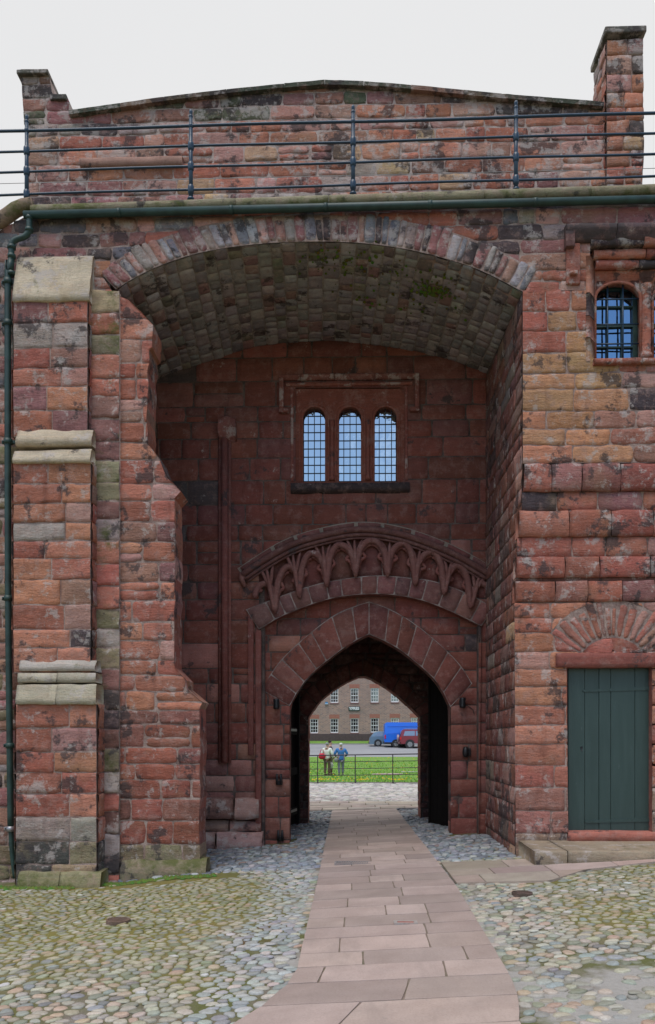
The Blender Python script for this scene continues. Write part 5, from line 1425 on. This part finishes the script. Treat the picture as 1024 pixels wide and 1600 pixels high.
# ---- small fittings on the gateway jambs
def spot(u, v, label, kind, Y=YT):
    x, z = P(u, v, Y - .1); t = thing('wall_spotlight', label, 'spotlight', (x, Y - .02, z), 0, 'small black fittings fixed on the gateway jambs')
    mb = MB()
    if kind == 'cyl':
        mb.bbox(x - .05, x + .05, Y - .05, Y - .01, z - .05, z + .05, .008); obj('mounting_plate', mb, M['black'], t)
        mb = MB(); mb.lathe([(.05, -.09), (.055, -.06), (.045, 0), (.055, .06), (.05, .09)], (x, Y - .12, z), 12); mb.tube([(x, Y - .05, z), (x, Y - .12, z)], .02, 8)
        obj('lamp_housing', mb, M['black'], t, smooth=True)
    elif kind == 'oval':
        mb.bbox(x - .03, x + .10, Y - .05, Y - .01, z - .07, z + .07, .01, (.03, .03, .05)); obj('mounting_plate', mb, M['black'], t)
        mb = MB(); mb.lathe([(.001, -.10), (.04, -.085), (.058, -.03), (.058, .03), (.04, .085), (.001, .10)], (x, Y - .09, z), 14); obj('lamp_housing', mb, M['black'], t, smooth=True)
    else:
        mb.bbox(x - .06, x + .06, Y - .06, Y - .01, z - .10, z - .02, .01); obj('mounting_plate', mb, M['black'], t)
        mb = MB(); [mb.lathe([(.022, -.08), (.024, 0), (.02, .10)], (x + s * .035, Y - .09, z), 10) for s in (-1, 1)]; obj('lamp_housing', mb, M['black'], t, smooth=True)
spot(432, 1100, 'small black spotlight high on the left jamb of the pointed gateway', 'cyl')
spot(436, 1218, 'black two-pronged bracket halfway down the left jamb of the gateway', 'two')
spot(438, 1306, 'black two-pronged bracket at the very foot of the left gateway jamb', 'two')
spot(723, 1098, 'small black spotlight high on the right jamb of the pointed gateway', 'cyl')
spot(728, 1175, 'rounded black lamp lower on the right jamb of the gateway', 'oval')
mb = MB(); mb.tube([(P(726, 1100, YT)[0], YT - .03, P(726, 1102, YT)[1])] + [(P(u, v, YT)[0], YT - .02, P(u, v, YT)[1]) for u, v in ((733, 1104), (739, 1109), (741, 1116))], .006, 6)
o = obj('cable', mb, M['black']); o['label'] = 'thin black cable curling from the upper right gateway spotlight'; o['category'] = 'cable'

# ---- grates and covers let into the ground
def cover(name, label, u, v, rx, ry=None, round_=True, bars=9, mat='black', c=(.05, .04, .035), group=None):
    x, y = G(u, v); z = float(gz(x, y)) + .018; ry = ry or rx
    mb = MB()
    if round_:
        mb.lathe([(rx, -.03), (rx, .006), (rx * .86, .008), (rx * .84, -.01)], (x, y, z), 28, c)
        for i in range(-bars // 2 + 1, bars // 2 + 1):
            yy = i * rx * 2 / (bars + 1); w = math.sqrt(max(.0001, (rx * .86) ** 2 - yy ** 2)); mb.box(x - w, x + w, y + yy - rx * .055, y + yy + rx * .055, z - .012, z + .004, c)
    else:
        for a, b, cc, d in ((-rx, rx, -ry, -ry + .03), (-rx, rx, ry - .03, ry), (-rx, -rx + .03, -ry + .031, ry - .031), (rx - .03, rx, -ry + .031, ry - .031)): mb.box(x + a, x + b, y + cc, y + d, z - .02, z + .008, c)
        for i in range(bars):
            xx = x - rx + .04 + (2 * rx - .08) * (i + .5) / bars; mb.box(xx - .008, xx + .008, y - ry + .031, y + ry - .031, z - .015, z + .005, c)
        mb.box(x - rx + .03, x + rx - .03, y - ry + .03, y + ry - .03, z - .03, z - .016, (.02, .02, .02))
    o = obj(name, mb, M['col_r']); o['label'] = label; o['category'] = 'drain cover'
M['col_r'] = stone_mat('rusty_cast_iron', .2, .1, 0, 0, .3, .6)
cover('drain_cover', 'round brown iron drain cover among the mossy cobbles on the left', 185, 1442, .125, c=(.17, .12, .09))
cover('drain_cover', 'round dark iron drain cover in the cobbles right of the path', 816, 1396, .11, c=(.10, .075, .06))
cover('floor_grate', 'wide rectangular metal grating across the flagstones at the mouth of the arch', 557, 1350, .31, .12, False, 22, c=(.28, .26, .25))
cover('access_cover', 'small red and grey rectangular cover set in the flagstone path', 634, 1444, .11, .055, False, 3, c=(.40, .38, .35))
x, y = G(634, 1444); mb = MB(); mb.box(x - .075, x + .075, y - .028, y + .028, float(gz(x, y)), float(gz(x, y)) + .024, (.35, .10, .07)); 
o = obj('brick_inset', mb, M['col']); o['label'] = 'little red brick filling in the middle of the small path cover'; o['category'] = 'brick'
cover('channel_grate', 'slotted steel channel drain on the right at the far mouth of the passage', 648, 1264, .42, .10, False, 20, c=(.3, .3, .3))

# ================================================================== BEYOND THE GATE
# estate fence along the lawn edge
YFN = 33.0
fen = thing('estate_fence', 'thin dark iron fence with four rails between the cobbles and the lawn', 'fence', (0, YFN, -.1))
M['fence'] = plain('dark_fence_paint', (.035, .025, .035), .5, bmp=0)
for u in np.arange(496.6 - 58.7 * 3, 496.6 + 58.7 * 7, 58.7):
    x = XX(u, YFN); top = ZZ(1180.5 - (u - 482) * .0145, YFN, u); mb = MB(); base = float(gz(x, YFN)) - .02
    mb.bbox(x - .02, x + .02, YFN - .012, YFN + .012, base, top, .004)
    mb.tube([(x + .004, YFN + .0, base + .30), (x + .03, YFN - .12, base)], .014, 6)
    obj('post', mb, M['fence'], fen)
for v, r in ((1180.5, .024), (1191.2, .014), (1201.9, .014), (1212.2, .014)):
    mb = MB(); a = P(260, v + 3.2, YFN); b = P(900, v - 6.1, YFN); mb.tube([(a[0], YFN, a[1]), (b[0], YFN, b[1])], r, 8); obj('rail', mb, M['fence'], fen, smooth=True)

# brick barrack block
YBK = 90.0
bb = thing('barrack_block', 'long two-storey brown brick barrack building with white sash windows across the road', 'building', (0, YBK, 1.8))
m, t, b = nodes('brown_brick')
tcx = t.nodes.new('ShaderNodeTexCoord'); mp = t.nodes.new('ShaderNodeMapping'); mp.inputs['Rotation'].default_value = (R(90), 0, 0)
t.links.new(tcx.outputs['Object'], mp.inputs[0])
br = t.nodes.new('ShaderNodeTexBrick'); br.inputs['Scale'].default_value = 1.0; br.inputs['Brick Width'].default_value = .36; br.inputs['Row Height'].default_value = .13
br.inputs['Mortar Size'].default_value = .014; br.inputs['Color1'].default_value = (.40, .24, .18, 1); br.inputs['Color2'].default_value = (.21, .14, .12, 1); br.inputs['Mortar'].default_value = (.42, .37, .33, 1)
t.links.new(mp.outputs[0], br.inputs['Vector'])
c = mixrgb(t, mul(t, ramp(t, noise(t, 4.0, 4, rough=.8), .45, .62), .6), br.outputs['Color'], (.42, .27, .20))
c = mixrgb(t, mul(t, ramp(t, noise(t, .35, 4), .45, .7), .4), c, (.24, .18, .15))
t.links.new(c, b.inputs['Base Color']); b.inputs['Roughness'].default_value = .9; M['brick'] = m
M['white'] = plain('white_window_paint', (.78, .78, .76), .5, bmp=0, var=.05)
M['soldier'] = plain('orange_brick_lintel', (.36, .15, .105), .85, ns=5)
M['sillst'] = plain('dark_red_sill', (.20, .10, .09), .85, ns=5)
M['slate'] = plain('slate_roof', (.09, .095, .11), .7, ns=3)
M['pane'] = glass_mat('far_window_glass', (.6, .7, .8), .25)
cu = [554.2 + 31.5 * k for k in range(-9, 12)]
wins = []
for u in cu:
    for (va, vb) in ((1075.5, 1098), (1122.5, 1145)):
        sh = -(u - 554) * .012
        x = XX(u, YBK); wins.append((x - .435, x + .435, ZZ(vb + sh, YBK, u), ZZ(va + sh, YBK, u)))
bx0, bx1 = XX(cu[0], YBK) - 1.3, XX(cu[-1], YBK) + 1.3
mb = MB(); ztop = 12.2
mb.prism([(bx0, 1.5), (bx1, 1.5), (bx1, ztop), (bx0, ztop)], [[(a, c), (b_, c), (b_, d), (a, d)] for a, b_, c, d in wins], YBK, YBK + .4, mat=0)
mb.box(bx0, bx1, YBK + .6, YBK + 10, 1.5, ztop - .01)
obj('wall', mb, M['brick'], bb)
mb = MB(); mb.prism([(YBK - .4, ztop), (YBK + 5, ztop + 3.2), (YBK + 10.4, ztop)], [], bx0 - .3, bx1 + .3, ax='x'); obj('roof', mb, M['slate'], bb)
mb = MB(); mb.box(bx0, bx1, YBK - .07, YBK - .002, 1.5, ZZ(1147.5, YBK)); obj('base_course', mb, plain('sooty_brick_base', (.13, .09, .085), .9, ns=4), bb)
for a, b_, c, d in wins:
    f_ = bpy.data.objects.new('window', None); f_.parent = bb; col.objects.link(f_)
    mb = MB(); y = YBK + .1; W = .07
    for r in ((a, b_, c, c + .13), (a, b_, d - W, d), (a, a + W, c + .131, d - W - .001), (b_ - W, b_, c + .131, d - W - .001)): mb.box(r[0], r[1], y - .03, y + .04, r[2], r[3])
    for i in (1, 2): xx = a + (b_ - a) * i / 3; mb.box(xx - .02, xx + .02, y - .01, y + .03, c + .12, d - .06)
    for i in (1, 2, 3): zz = c + (d - c) * i / 4; w = .02 if i != 2 else .035; mb.box(a + .06, b_ - .06, y - .012 - (i == 2) * .01, y + .029, zz - w, zz + w)
    obj('frame', mb, M['white'], f_)
    mb = MB(); mb.box(a, b_, y + .05, y + .07, c, d); obj('pane', mb, M['pane'], f_)
    mb = MB(); mb.box(a - .05, b_ + .05, YBK - .06, YBK + .1, c - .14, c - .002); obj('sill', mb, M['sillst'], f_)
    mb = MB(); mb.box(a - .14, b_ + .14, YBK - .012, YBK + .09, d + .002, d + .46); obj('lintel', mb, M['soldier'], f_)
# nameplate YPRES
sx, sz = P(553.6, 1107.2, YBK - .1)
sg = thing('name_sign', 'small dark green name sign reading YPRES between the barrack windows', 'sign', (sx, YBK - .1, sz))
mb = MB(); mb.bbox(sx - .64, sx + .64, YBK - .12, YBK - .02, sz - .24, sz + .24, .02); obj('board', mb, plain('dark_green_board', (.035, .07, .06), .5, bmp=0), sg)
cd = bpy.data.curves.new('lettering', 'FONT'); cd.body = 'YPRES'; cd.size = .42; cd.align_x = 'CENTER'; cd.align_y = 'CENTER'; cd.extrude = .01; cd.offset = .018
to = bpy.data.objects.new('tmp', cd); col.objects.link(to); bpy.context.view_layer.update()
me = bpy.data.meshes.new_from_object(to.evaluated_get(bpy.context.evaluated_depsgraph_get())); bpy.data.objects.remove(to)
me.materials.clear(); me.materials.append(M['white']); lo = bpy.data.objects.new('lettering', me); col.objects.link(lo); lo.parent = sg
lo.location = (0, -.035, 0); lo.rotation_euler = (R(90), 0, 0)
ax_, az_ = P(510.5, 1099, YBK - .2)
al = thing('alarm_box', 'small blue and white alarm box on the brick wall at the left', 'alarm box', (ax_, YBK - .1, az_))
mb = MB(); mb.prism([(ax_ - .2, az_ - .11), (ax_ + .2, az_ - .11), (ax_ + .13, az_ + .14), (ax_ - .13, az_ + .14)], [], YBK - .22, YBK - .001); obj('cover', mb, plain('alarm_blue', (.03, .25, .50), .4, bmp=0), al)
mb = MB(); mb.box(ax_ - .17, ax_ + .17, YBK - .24, YBK - .221, az_ - .09, az_ - .03); obj('label_plate', mb, M['white'], al)
# low area railings in front of the block
Yr = 89.4; fr = thing('area_railing', 'low dark upright-bar railing in front of the barrack wall', 'railing', (0, Yr, 1.8))
mb = MB()
for x in np.arange(bx0, bx1, .16): mb.box(x - .012, x + .012, Yr - .012, Yr + .012, 1.7, 2.55)
obj('bars', mb, M['fence'], fr); mb = MB(); mb.box(bx0, bx1, Yr - .02, Yr + .02, 2.5, 2.54); obj('rail', mb, M['fence'], fr)

# ---- vehicles
def paint(name, c, rough=.28):
    m, t, b = nodes(name); b.inputs['Base Color'].default_value = (*c, 1); b.inputs['Roughness'].default_value = rough
    b.inputs['Coat Weight'].default_value = .6; b.inputs['Coat Roughness'].default_value = .05; b.inputs['Metallic'].default_value = .2; return m
M['tyre'] = plain('tyre_rubber', (.015, .015, .016), .8, bmp=0); M['rim'] = plain('alloy', (.55, .56, .58), .3, .7, bmp=0); M['trim'] = plain('black_trim', (.02, .02, .022), .5, bmp=0)
M['red_l'] = plain('red_lamp', (.65, .02, .02), .2, bmp=0); M['amb'] = plain('amber_plate', (.85, .45, .03), .4, bmp=0); M['cglass'] = glass_mat('car_glass', (.75, .88, 1.0), .35)
def vehicle(name, label, cat, X0, Y, lower, upper, belt, W, tumble, col_, wins_, wheels, wr, extra=None, trimz=.0):
    z0 = float(gz(X0, Y)); t = thing(name, label, cat, (X0, Y, z0))
    top = max(p[1] for p in upper) if upper else 1
    def wy(z): return W * (1 - tumble * max(0, (z - belt)) / max(.01, top - belt))
    bm = bmesh.new()
    def ex(poly):
        vs = [[bm.verts.new((x, s * wy(z), z)) for x, z in poly] for s in (-1, 1)]
        bm.faces.new(vs[0]); bm.faces.new(vs[1][::-1]); n = len(poly)
        for i in range(n): bm.faces.new((vs[0][i], vs[1][i], vs[1][(i + 1) % n], vs[0][(i + 1) % n]))
    ex(lower)
    if upper: ex(upper)
    bmesh.ops.bevel(bm, geom=[e for e in bm.edges if e.is_manifold and e.calc_face_angle(0) > .35], offset=.055, segments=3, profile=.6, affect='EDGES')
    bmesh.ops.recalc_face_normals(bm, faces=bm.faces[:])
    mb = MB(); mb.addbm(bm); obj('body', mb, col_, t, smooth=False, local=True)
    for nm, poly, mt in wins_:
        mb = MB()
        for s in (-1, 1):
            V = [(x, s * (wy(z) + .012), z) for x, z in poly] + [(x, s * (wy(z) - .06), z) for x, z in poly]; n = len(poly)
            mb.add(V, [tuple(range(n)), tuple(range(n, 2 * n))[::-1]] + [(i, (i + 1) % n, n + (i + 1) % n, n + i) for i in range(n)])
        obj(nm, mb, mt, t, local=True)
    for wx in wheels:
        for s in (-1, 1):
            yy = s * (W - .10)
            mb = MB(); mb.lathe([(wr + .07, -.02), (wr + .07, .02)], (wx, s * (W - .0), wr + .02), 24, axis='y'); obj('wheel_arch', mb, M['trim'], t, local=True)
            mb = MB(); mb.lathe([(wr * .62, -.11), (wr * .92, -.115), (wr, -.07), (wr, .07), (wr * .92, .115), (wr * .62, .11)], (wx, yy, wr), 26, axis='y'); wh = obj('wheel', mb, M['tyre'], t, smooth=True, local=True)
            mb = MB(); yo = yy + s * .11; mb.lathe([(wr * .62, -.012), (wr * .62, .006), (wr * .52, .008), (wr * .50, -.01)], (wx, yo, wr), 24, axis='y'); mb.lathe([(wr * .16, -.02), (wr * .16, .012)], (wx, yo, wr), 12, axis='y')
            for k in range(5):
                a = R(72 * k + 18); c_, s_ = math.cos(a), math.sin(a); w = wr * .09
                q = [(-w, wr * .1), (w, wr * .1), (w * 1.3, wr * .56), (-w * 1.3, wr * .56)]
                V = [(wx + c_ * p + s_ * r_, yo + dy, wr - s_ * p + c_ * r_) for dy in (-.012, .008) for p, r_ in q]
                mb.add(V, [(0, 1, 2, 3), (7, 6, 5, 4), (0, 1, 5, 4), (1, 2, 6, 5), (2, 3, 7, 6), (3, 0, 4, 7)])
            obj('rim', mb, M['rim'], wh, smooth=False, local=True)
    if extra: extra(t, wy, W)
    return t
def part(t, nm, fn, mt, sm=False): mb = MB(); fn(mb); return obj(nm, mb, mt, t, smooth=sm, local=True)
# blue-grey hatchback
def ex1(t, wy, W):
    part(t, 'rear_lamp', lambda m: [m.bbox(.10, .46, s * .80 - .04, s * .80 + .05, .82, 1.0, .02) for s in (-1, 1)], M['red_l'])
    part(t, 'number_plate', lambda m: m.bbox(-.03, .0, -.25, .25, .52, .63, .004), M['amb'])
    part(t, 'bumper', lambda m: m.bbox(-.05, .20, -.82, .82, .26, .50, .05), M['trim'])
    part(t, 'rear_window', lambda m: m.prism([(.20, 1.02), (.17, 1.05), (.52, 1.39), (.56, 1.37)], [], -.60, .60), M['cglass'])
    part(t, 'indicator', lambda m: m.bbox(-.02, .12, -.84, -.70, .42, .52, .01), M['amb'])
vehicle('hatchback_car', 'blue-grey hatchback car parked at the left behind the blue van', 'car', XX(577, 82), 82,
        [(.0, .28), (.0, .75), (.12, 1.0), (4.0, .95), (4.1, .6), (4.05, .25), (.1, .22)], [(.12, .98), (.50, 1.42), (1.0, 1.52), (2.1, 1.50), (2.55, 1.38), (3.1, .98)], 1.0, .86, .2, paint('blue_grey_paint', (.15, .24, .32)),
        [('side_window', [(.62, 1.04), (.80, 1.36), (1.42, 1.42), (1.42, 1.03)], M['cglass']), ('side_window', [(1.52, 1.03), (1.52, 1.42), (2.1, 1.40), (2.75, 1.03)], M['cglass'])], (.88, 3.3), .32, ex1)
def ex2(t, wy, W):
    part(t, 'rear_lamp', lambda m: [m.bbox(.0, .13, s * 1.0 - .05, s * 1.0 + .03, .82, 1.22, .02) for s in (-1, 1)], M['red_l'])
    part(t, 'sill_trim', lambda m: m.box(.02, 5.0, -1.025, 1.025, .38, .50), M['trim'])
    part(t, 'bumper', lambda m: m.bbox(-.07, .12, -.98, .98, .38, .58, .03), M['trim'])
    part(t, 'side_moulding', lambda m: [m.box(.3, 3.8, -1.03, 1.03, 1.36, 1.38), m.box(.3, 3.8, -1.005, 1.005, 2.06, 2.08)], t_blue)
    part(t, 'rear_door', lambda m: [m.bbox(-.03, .0, s * .48 - .44, s * .48 + .44, .62, 2.3, .01) for s in (-1, 1)], t_blue)
t_blue = paint('bright_blue_van_paint', (.012, .17, .80))
vehicle('panel_van', 'bright blue high-roofed panel van parked between the hatchback and the red off-roader', 'van', XX(600.5, 80), 80,
        [(.0, .42), (.0, 1.3), (5.2, 1.25), (5.5, .9), (5.5, .38), (.05, .38)], [(.0, 1.28), (.06, 2.36), (.22, 2.46), (3.0, 2.46), (3.6, 2.36), (4.35, 1.9), (5.2, 1.26)], 1.3, 1.0, .08, t_blue,
        [('side_window', [(4.0, 1.32), (4.0, 1.84), (4.3, 1.84), (4.75, 1.32)], M['cglass'])], (1.12, 4.6), .35, ex2)
t_red = paint('dark_red_paint', (.24, .025, .045))
def ex3(t, wy, W):
    part(t, 'spare_wheel', lambda m: m.lathe([(.10, -.22), (.33, -.20), (.36, -.10), (.33, -.0), (.1, 0)], (-.02, -.15, .98), 22, axis='x'), paint('grey_cover', (.35, .25, .27)), True)
    part(t, 'rear_lamp', lambda m: [m.bbox(.0, .16, s * .84 - .04, s * .84 + .03, .82, 1.08, .02) for s in (-1, 1)], M['red_l'])
    part(t, 'bumper', lambda m: m.bbox(-.10, .14, -.86, .86, .42, .62, .04), M['sillst'])
    part(t, 'running_board', lambda m: m.bbox(1.35, 3.2, -.90, .90, .36, .46, .02), M['steel'])
    part(t, 'roof_rail', lambda m: [m.bbox(.5, 2.9, s * .62 - .02, s * .62 + .02, 1.84, 1.88, .008) for s in (-1, 1)], M['steel'])
    part(t, 'rear_window', lambda m: m.prism([(.02, 1.16), (-.005, 1.17), (.14, 1.66), (.18, 1.65)], [], -.58, .58), M['cglass'])
vehicle('off_road_car', 'dark red off-road car with a spare wheel on its back, rightmost vehicle', 'car', XX(624, 78), 78,
        [(.0, .50), (.0, 1.1), (.05, 1.16), (3.0, 1.16), (4.1, 1.02), (4.3, .8), (4.3, .42), (.1, .42)], [(.04, 1.14), (.24, 1.74), (.34, 1.80), (2.4, 1.80), (2.6, 1.74), (3.15, 1.14)], 1.16, .86, .14, t_red,
        [('side_window', [(.36, 1.2), (.50, 1.64), (1.45, 1.66), (1.45, 1.2)], M['cglass']), ('side_window', [(1.55, 1.2), (1.55, 1.66), (2.35, 1.64), (2.8, 1.2)], M['cglass'])], (.98, 3.45), .38, ex3)

# ---- people on the lawn
def skin_obj(name, verts, edges, mat, parent, loc=(0, 0, 0), root=0, sub=1):
    me = bpy.data.meshes.new(name); me.from_pydata([v[:3] for v in verts], edges, []); me.materials.append(mat)
    o = bpy.data.objects.new(name, me); col.objects.link(o); o.parent = parent
    sk = o.modifiers.new('skin', 'SKIN'); sk.use_smooth_shade = True
    ss = o.modifiers.new('sub', 'SUBSURF'); ss.levels = sub; ss.render_levels = sub
    bpy.context.view_layer.objects.active = o
    for i, v in enumerate(verts):
        d = me.skin_vertices[0].data[i]; r = v[3]; d.radius = (r, r) if not hasattr(r, '__len__') else r; d.use_root = (i == root)
    # bake, so the figure is a plain mesh
    dg = bpy.context.evaluated_depsgraph_get(); dg.update()
    nm = bpy.data.meshes.new_from_object(o.evaluated_get(dg)); o.modifiers.clear(); o.data = nm
    for p in nm.polygons: p.use_smooth = True
    return o
M['skin'] = plain('skin', (.52, .31, .23), .6, bmp=0)
def person(label, X, Y, rz, H, c, arms, lean=0, stride=.10):
    z = float(gz(X, Y)) + .01; t = thing('person', label, 'person', (X, Y, z), rz); s = H / 1.68
    S = lambda *a: (a[0] * s, a[1] * s, a[2] * s, a[3] if hasattr(a[3], '__len__') else a[3] * s)
    hip, sh = .93, 1.36
    V = [S(0, 0, hip, .13)]; E = []
    def add(v, p): V.append(S(*v)); E.append((p, len(V) - 1)); return len(V) - 1
    ch = add((0, 0, 1.18, .125), 0); up = add((0, 0, sh, .11), ch); nk = add((0, .01, 1.46, .055), up); hb = add((0, .0, 1.53, .072), nk); hm = add((0, .0, 1.61, .09), hb); ht = add((0, 0, 1.67, .065), hm)
    add((0, .11, 1.575, .018), hb)                     # nose (faces +Y before turning)
    legs = []
    for sg in (-1, 1):
        l = add((sg * .10, 0, .86, .095), 0); k = add((sg * .10, .01 + sg * stride * .3, .48, .06), l); a = add((sg * .10, sg * stride * .5 - .01, .09, .042), k); f = add((sg * .11, sg * stride * .5 + .14, .035, .036), a); legs.append((l, k, a, f))
    hands = []
    for sg, (el, ha) in zip((-1, 1), arms):
        a = add((sg * .18, 0, sh - .01, .06), up); e = add((*el, .042), a); h = add((*ha, .03), e); d = (Vector(ha) - Vector(el)).normalized()
        pm = Vector(ha) + d * .06; p_ = add((*pm, .026), h)
        for i, (of, ln) in enumerate(((-.027, .06), (-.009, .07), (.009, .066), (.025, .05))):
            q = pm + Vector((0, of, 0)) + d * .03; i1 = add((*q, .008), p_); q2 = q + d * ln * .6 + Vector((-sg * .012, 0, 0)); add((*q2, .007), i1)
        q = Vector(ha) + Vector((0, .035, 0)) + d * .03; add((*q, .008), h)
        hands.append(pm)
    skin_obj('body', V, E, M['skin'], t)
    # coat
    Vc = [S(0, 0, .98, .165)]; Ec = []
    def ac(v, p): Vc.append(S(*v)); Ec.append((p, len(Vc) - 1)); return len(Vc) - 1
    q = ac((0, 0, 1.16, .17), 0); q2 = ac((0, 0, sh - .02, .155), q); ac((0, 0, 1.45, .085), q2); ac((0, 0, .80, .17), 0)
    for sg, (el, ha) in zip((-1, 1), arms):
        a = ac((sg * .185, 0, sh - .02, .085), q2); e = ac((*el, .068), a); ac((ha[0], ha[1], ha[2], .045), e)
    co = skin_obj('coat', Vc, Ec, c['coat'], t); co.scale = (1.12, .82, 1)
    Vt = [S(0, 0, .90, .15)]; Et = []
    for (l, k, a, f), sg in zip(legs, (-1, 1)):
        n0 = len(Vt); Vt += [S(sg * .10, 0, .80, .105), S(sg * .10, .01 + sg * stride * .3, .48, .082), S(sg * .10, sg * stride * .5 - .01, .10, .065)]; Et += [(0, n0), (n0, n0 + 1), (n0 + 1, n0 + 2)]
    skin_obj('trousers', Vt, Et, c['trousers'], t)
    for sg in (-1, 1):
        mb = MB(); y = sg * stride * .5; mb.bbox((sg * .105 - .05) * s, (sg * .105 + .05) * s, (y - .07) * s, (y + .19) * s, 0, .085, .03); obj('shoe', mb, c['shoe'], t, smooth=True, local=True)
    hv = [S(0, -.02, 1.56, .09), S(0, -.015, 1.64, .105), S(0, 0, 1.70, .07)]; he = [(0, 1), (1, 2)]
    skin_obj('hair', hv, he, c['hair'], t)
    if c.get('hood'): skin_obj('hood', [S(0, -.10, 1.40, .07), S(0, -.09, 1.46, .075)], [(0, 1)], c['hood'], t)
    return t
cloth = lambda n, c: plain(n, c, .85, ns=6, var=.25, bmp=.3, bd=.01)
a_side = lambda d=0: [((-.27, -.02, 1.10), (-.24, .12 + d, .90)), ((.27, -.02, 1.10), (.24, .12 + d, .90))]
p1 = person('person in a pale green-white anorak and brown trousers seen from behind, grey hair', XX(511.5, 40), 40, R(-25), 1.64, dict(coat=cloth('pale_anorak', (.80, .84, .76)), trousers=cloth('brown_trousers', (.16, .095, .06)), hair=cloth('grey_hair', (.30, .30, .31)), shoe=cloth('brown_shoe', (.07, .035, .02)), hood=cloth('pale_hood', (.55, .62, .55))), a_side())
p2 = person('dark-haired person in a dark coat half hidden behind the pale anorak', XX(516.2, 40.7), 40.7, R(-80), 1.74, dict(coat=cloth('dark_coat', (.07, .06, .08)), trousers=cloth('brown_cords', (.17, .10, .07)), hair=cloth('dark_hair', (.035, .02, .02)), shoe=cloth('dark_shoe', (.05, .03, .02))), a_side())
p3 = person('white-haired person in a blue hooded jacket and grey trousers seen from behind', XX(533, 40), 40, R(8), 1.62, dict(coat=cloth('blue_jacket', (.06, .21, .55)), trousers=cloth('grey_trousers', (.20, .21, .25)), hair=cloth('white_hair', (.70, .69, .66)), shoe=cloth('grey_shoe', (.10, .10, .11)), hood=cloth('blue_hood', (.08, .26, .60))), [((-.30, .0, 1.12), (-.24, .16, 1.0)), ((.30, .0, 1.12), (.24, .16, 1.0))])
def bag(name, label, X, Y, z, rz, w, d, h, c, mat2=None):
    t = thing(name, label, 'bag', (X, Y, z), rz); mb = MB()
    bm = bmesh.new(); bmesh.ops.create_icosphere(bm, subdivisions=2, radius=1)
    for v in bm.verts: v.co = (v.co.x * w, v.co.y * d, v.co.z * h * (1 - .12 * v.co.x)); 
    mb.addbm(bm); obj('bag_body', mb, c, t, smooth=True, local=True)
    mb = MB(); mb.tube([(-w * .6, 0, h * .7), (-w * .3, 0, h * 2.0), (w * .3, 0, h * 2.0), (w * .6, 0, h * .7)], .014, 8); obj('strap', mb, mat2 or c, t, smooth=True, local=True)
bag('shoulder_bag', 'bright red shoulder bag hanging behind the person in the pale anorak', XX(503.5, 39.8), 39.8, float(gz(0, 40)) + .98, R(10), .19, .12, .16, cloth('red_bag', (.62, .02, .05)))
bag('handbag', 'black and white patterned handbag carried by the person in the blue jacket', XX(525.5, 39.85), 39.85, float(gz(0, 40)) + .80, R(-10), .12, .07, .11, plain('patterned_bag', (.30, .30, .29), .7, ns=14, var=.5, bmp=0), M['trim'])
bag('carrier_bag', 'small white carrier bag held low between the people on the lawn', XX(518.5, 40.3), 40.3, float(gz(0, 40)) + .52, 0, .09, .05, .16, M['white'])
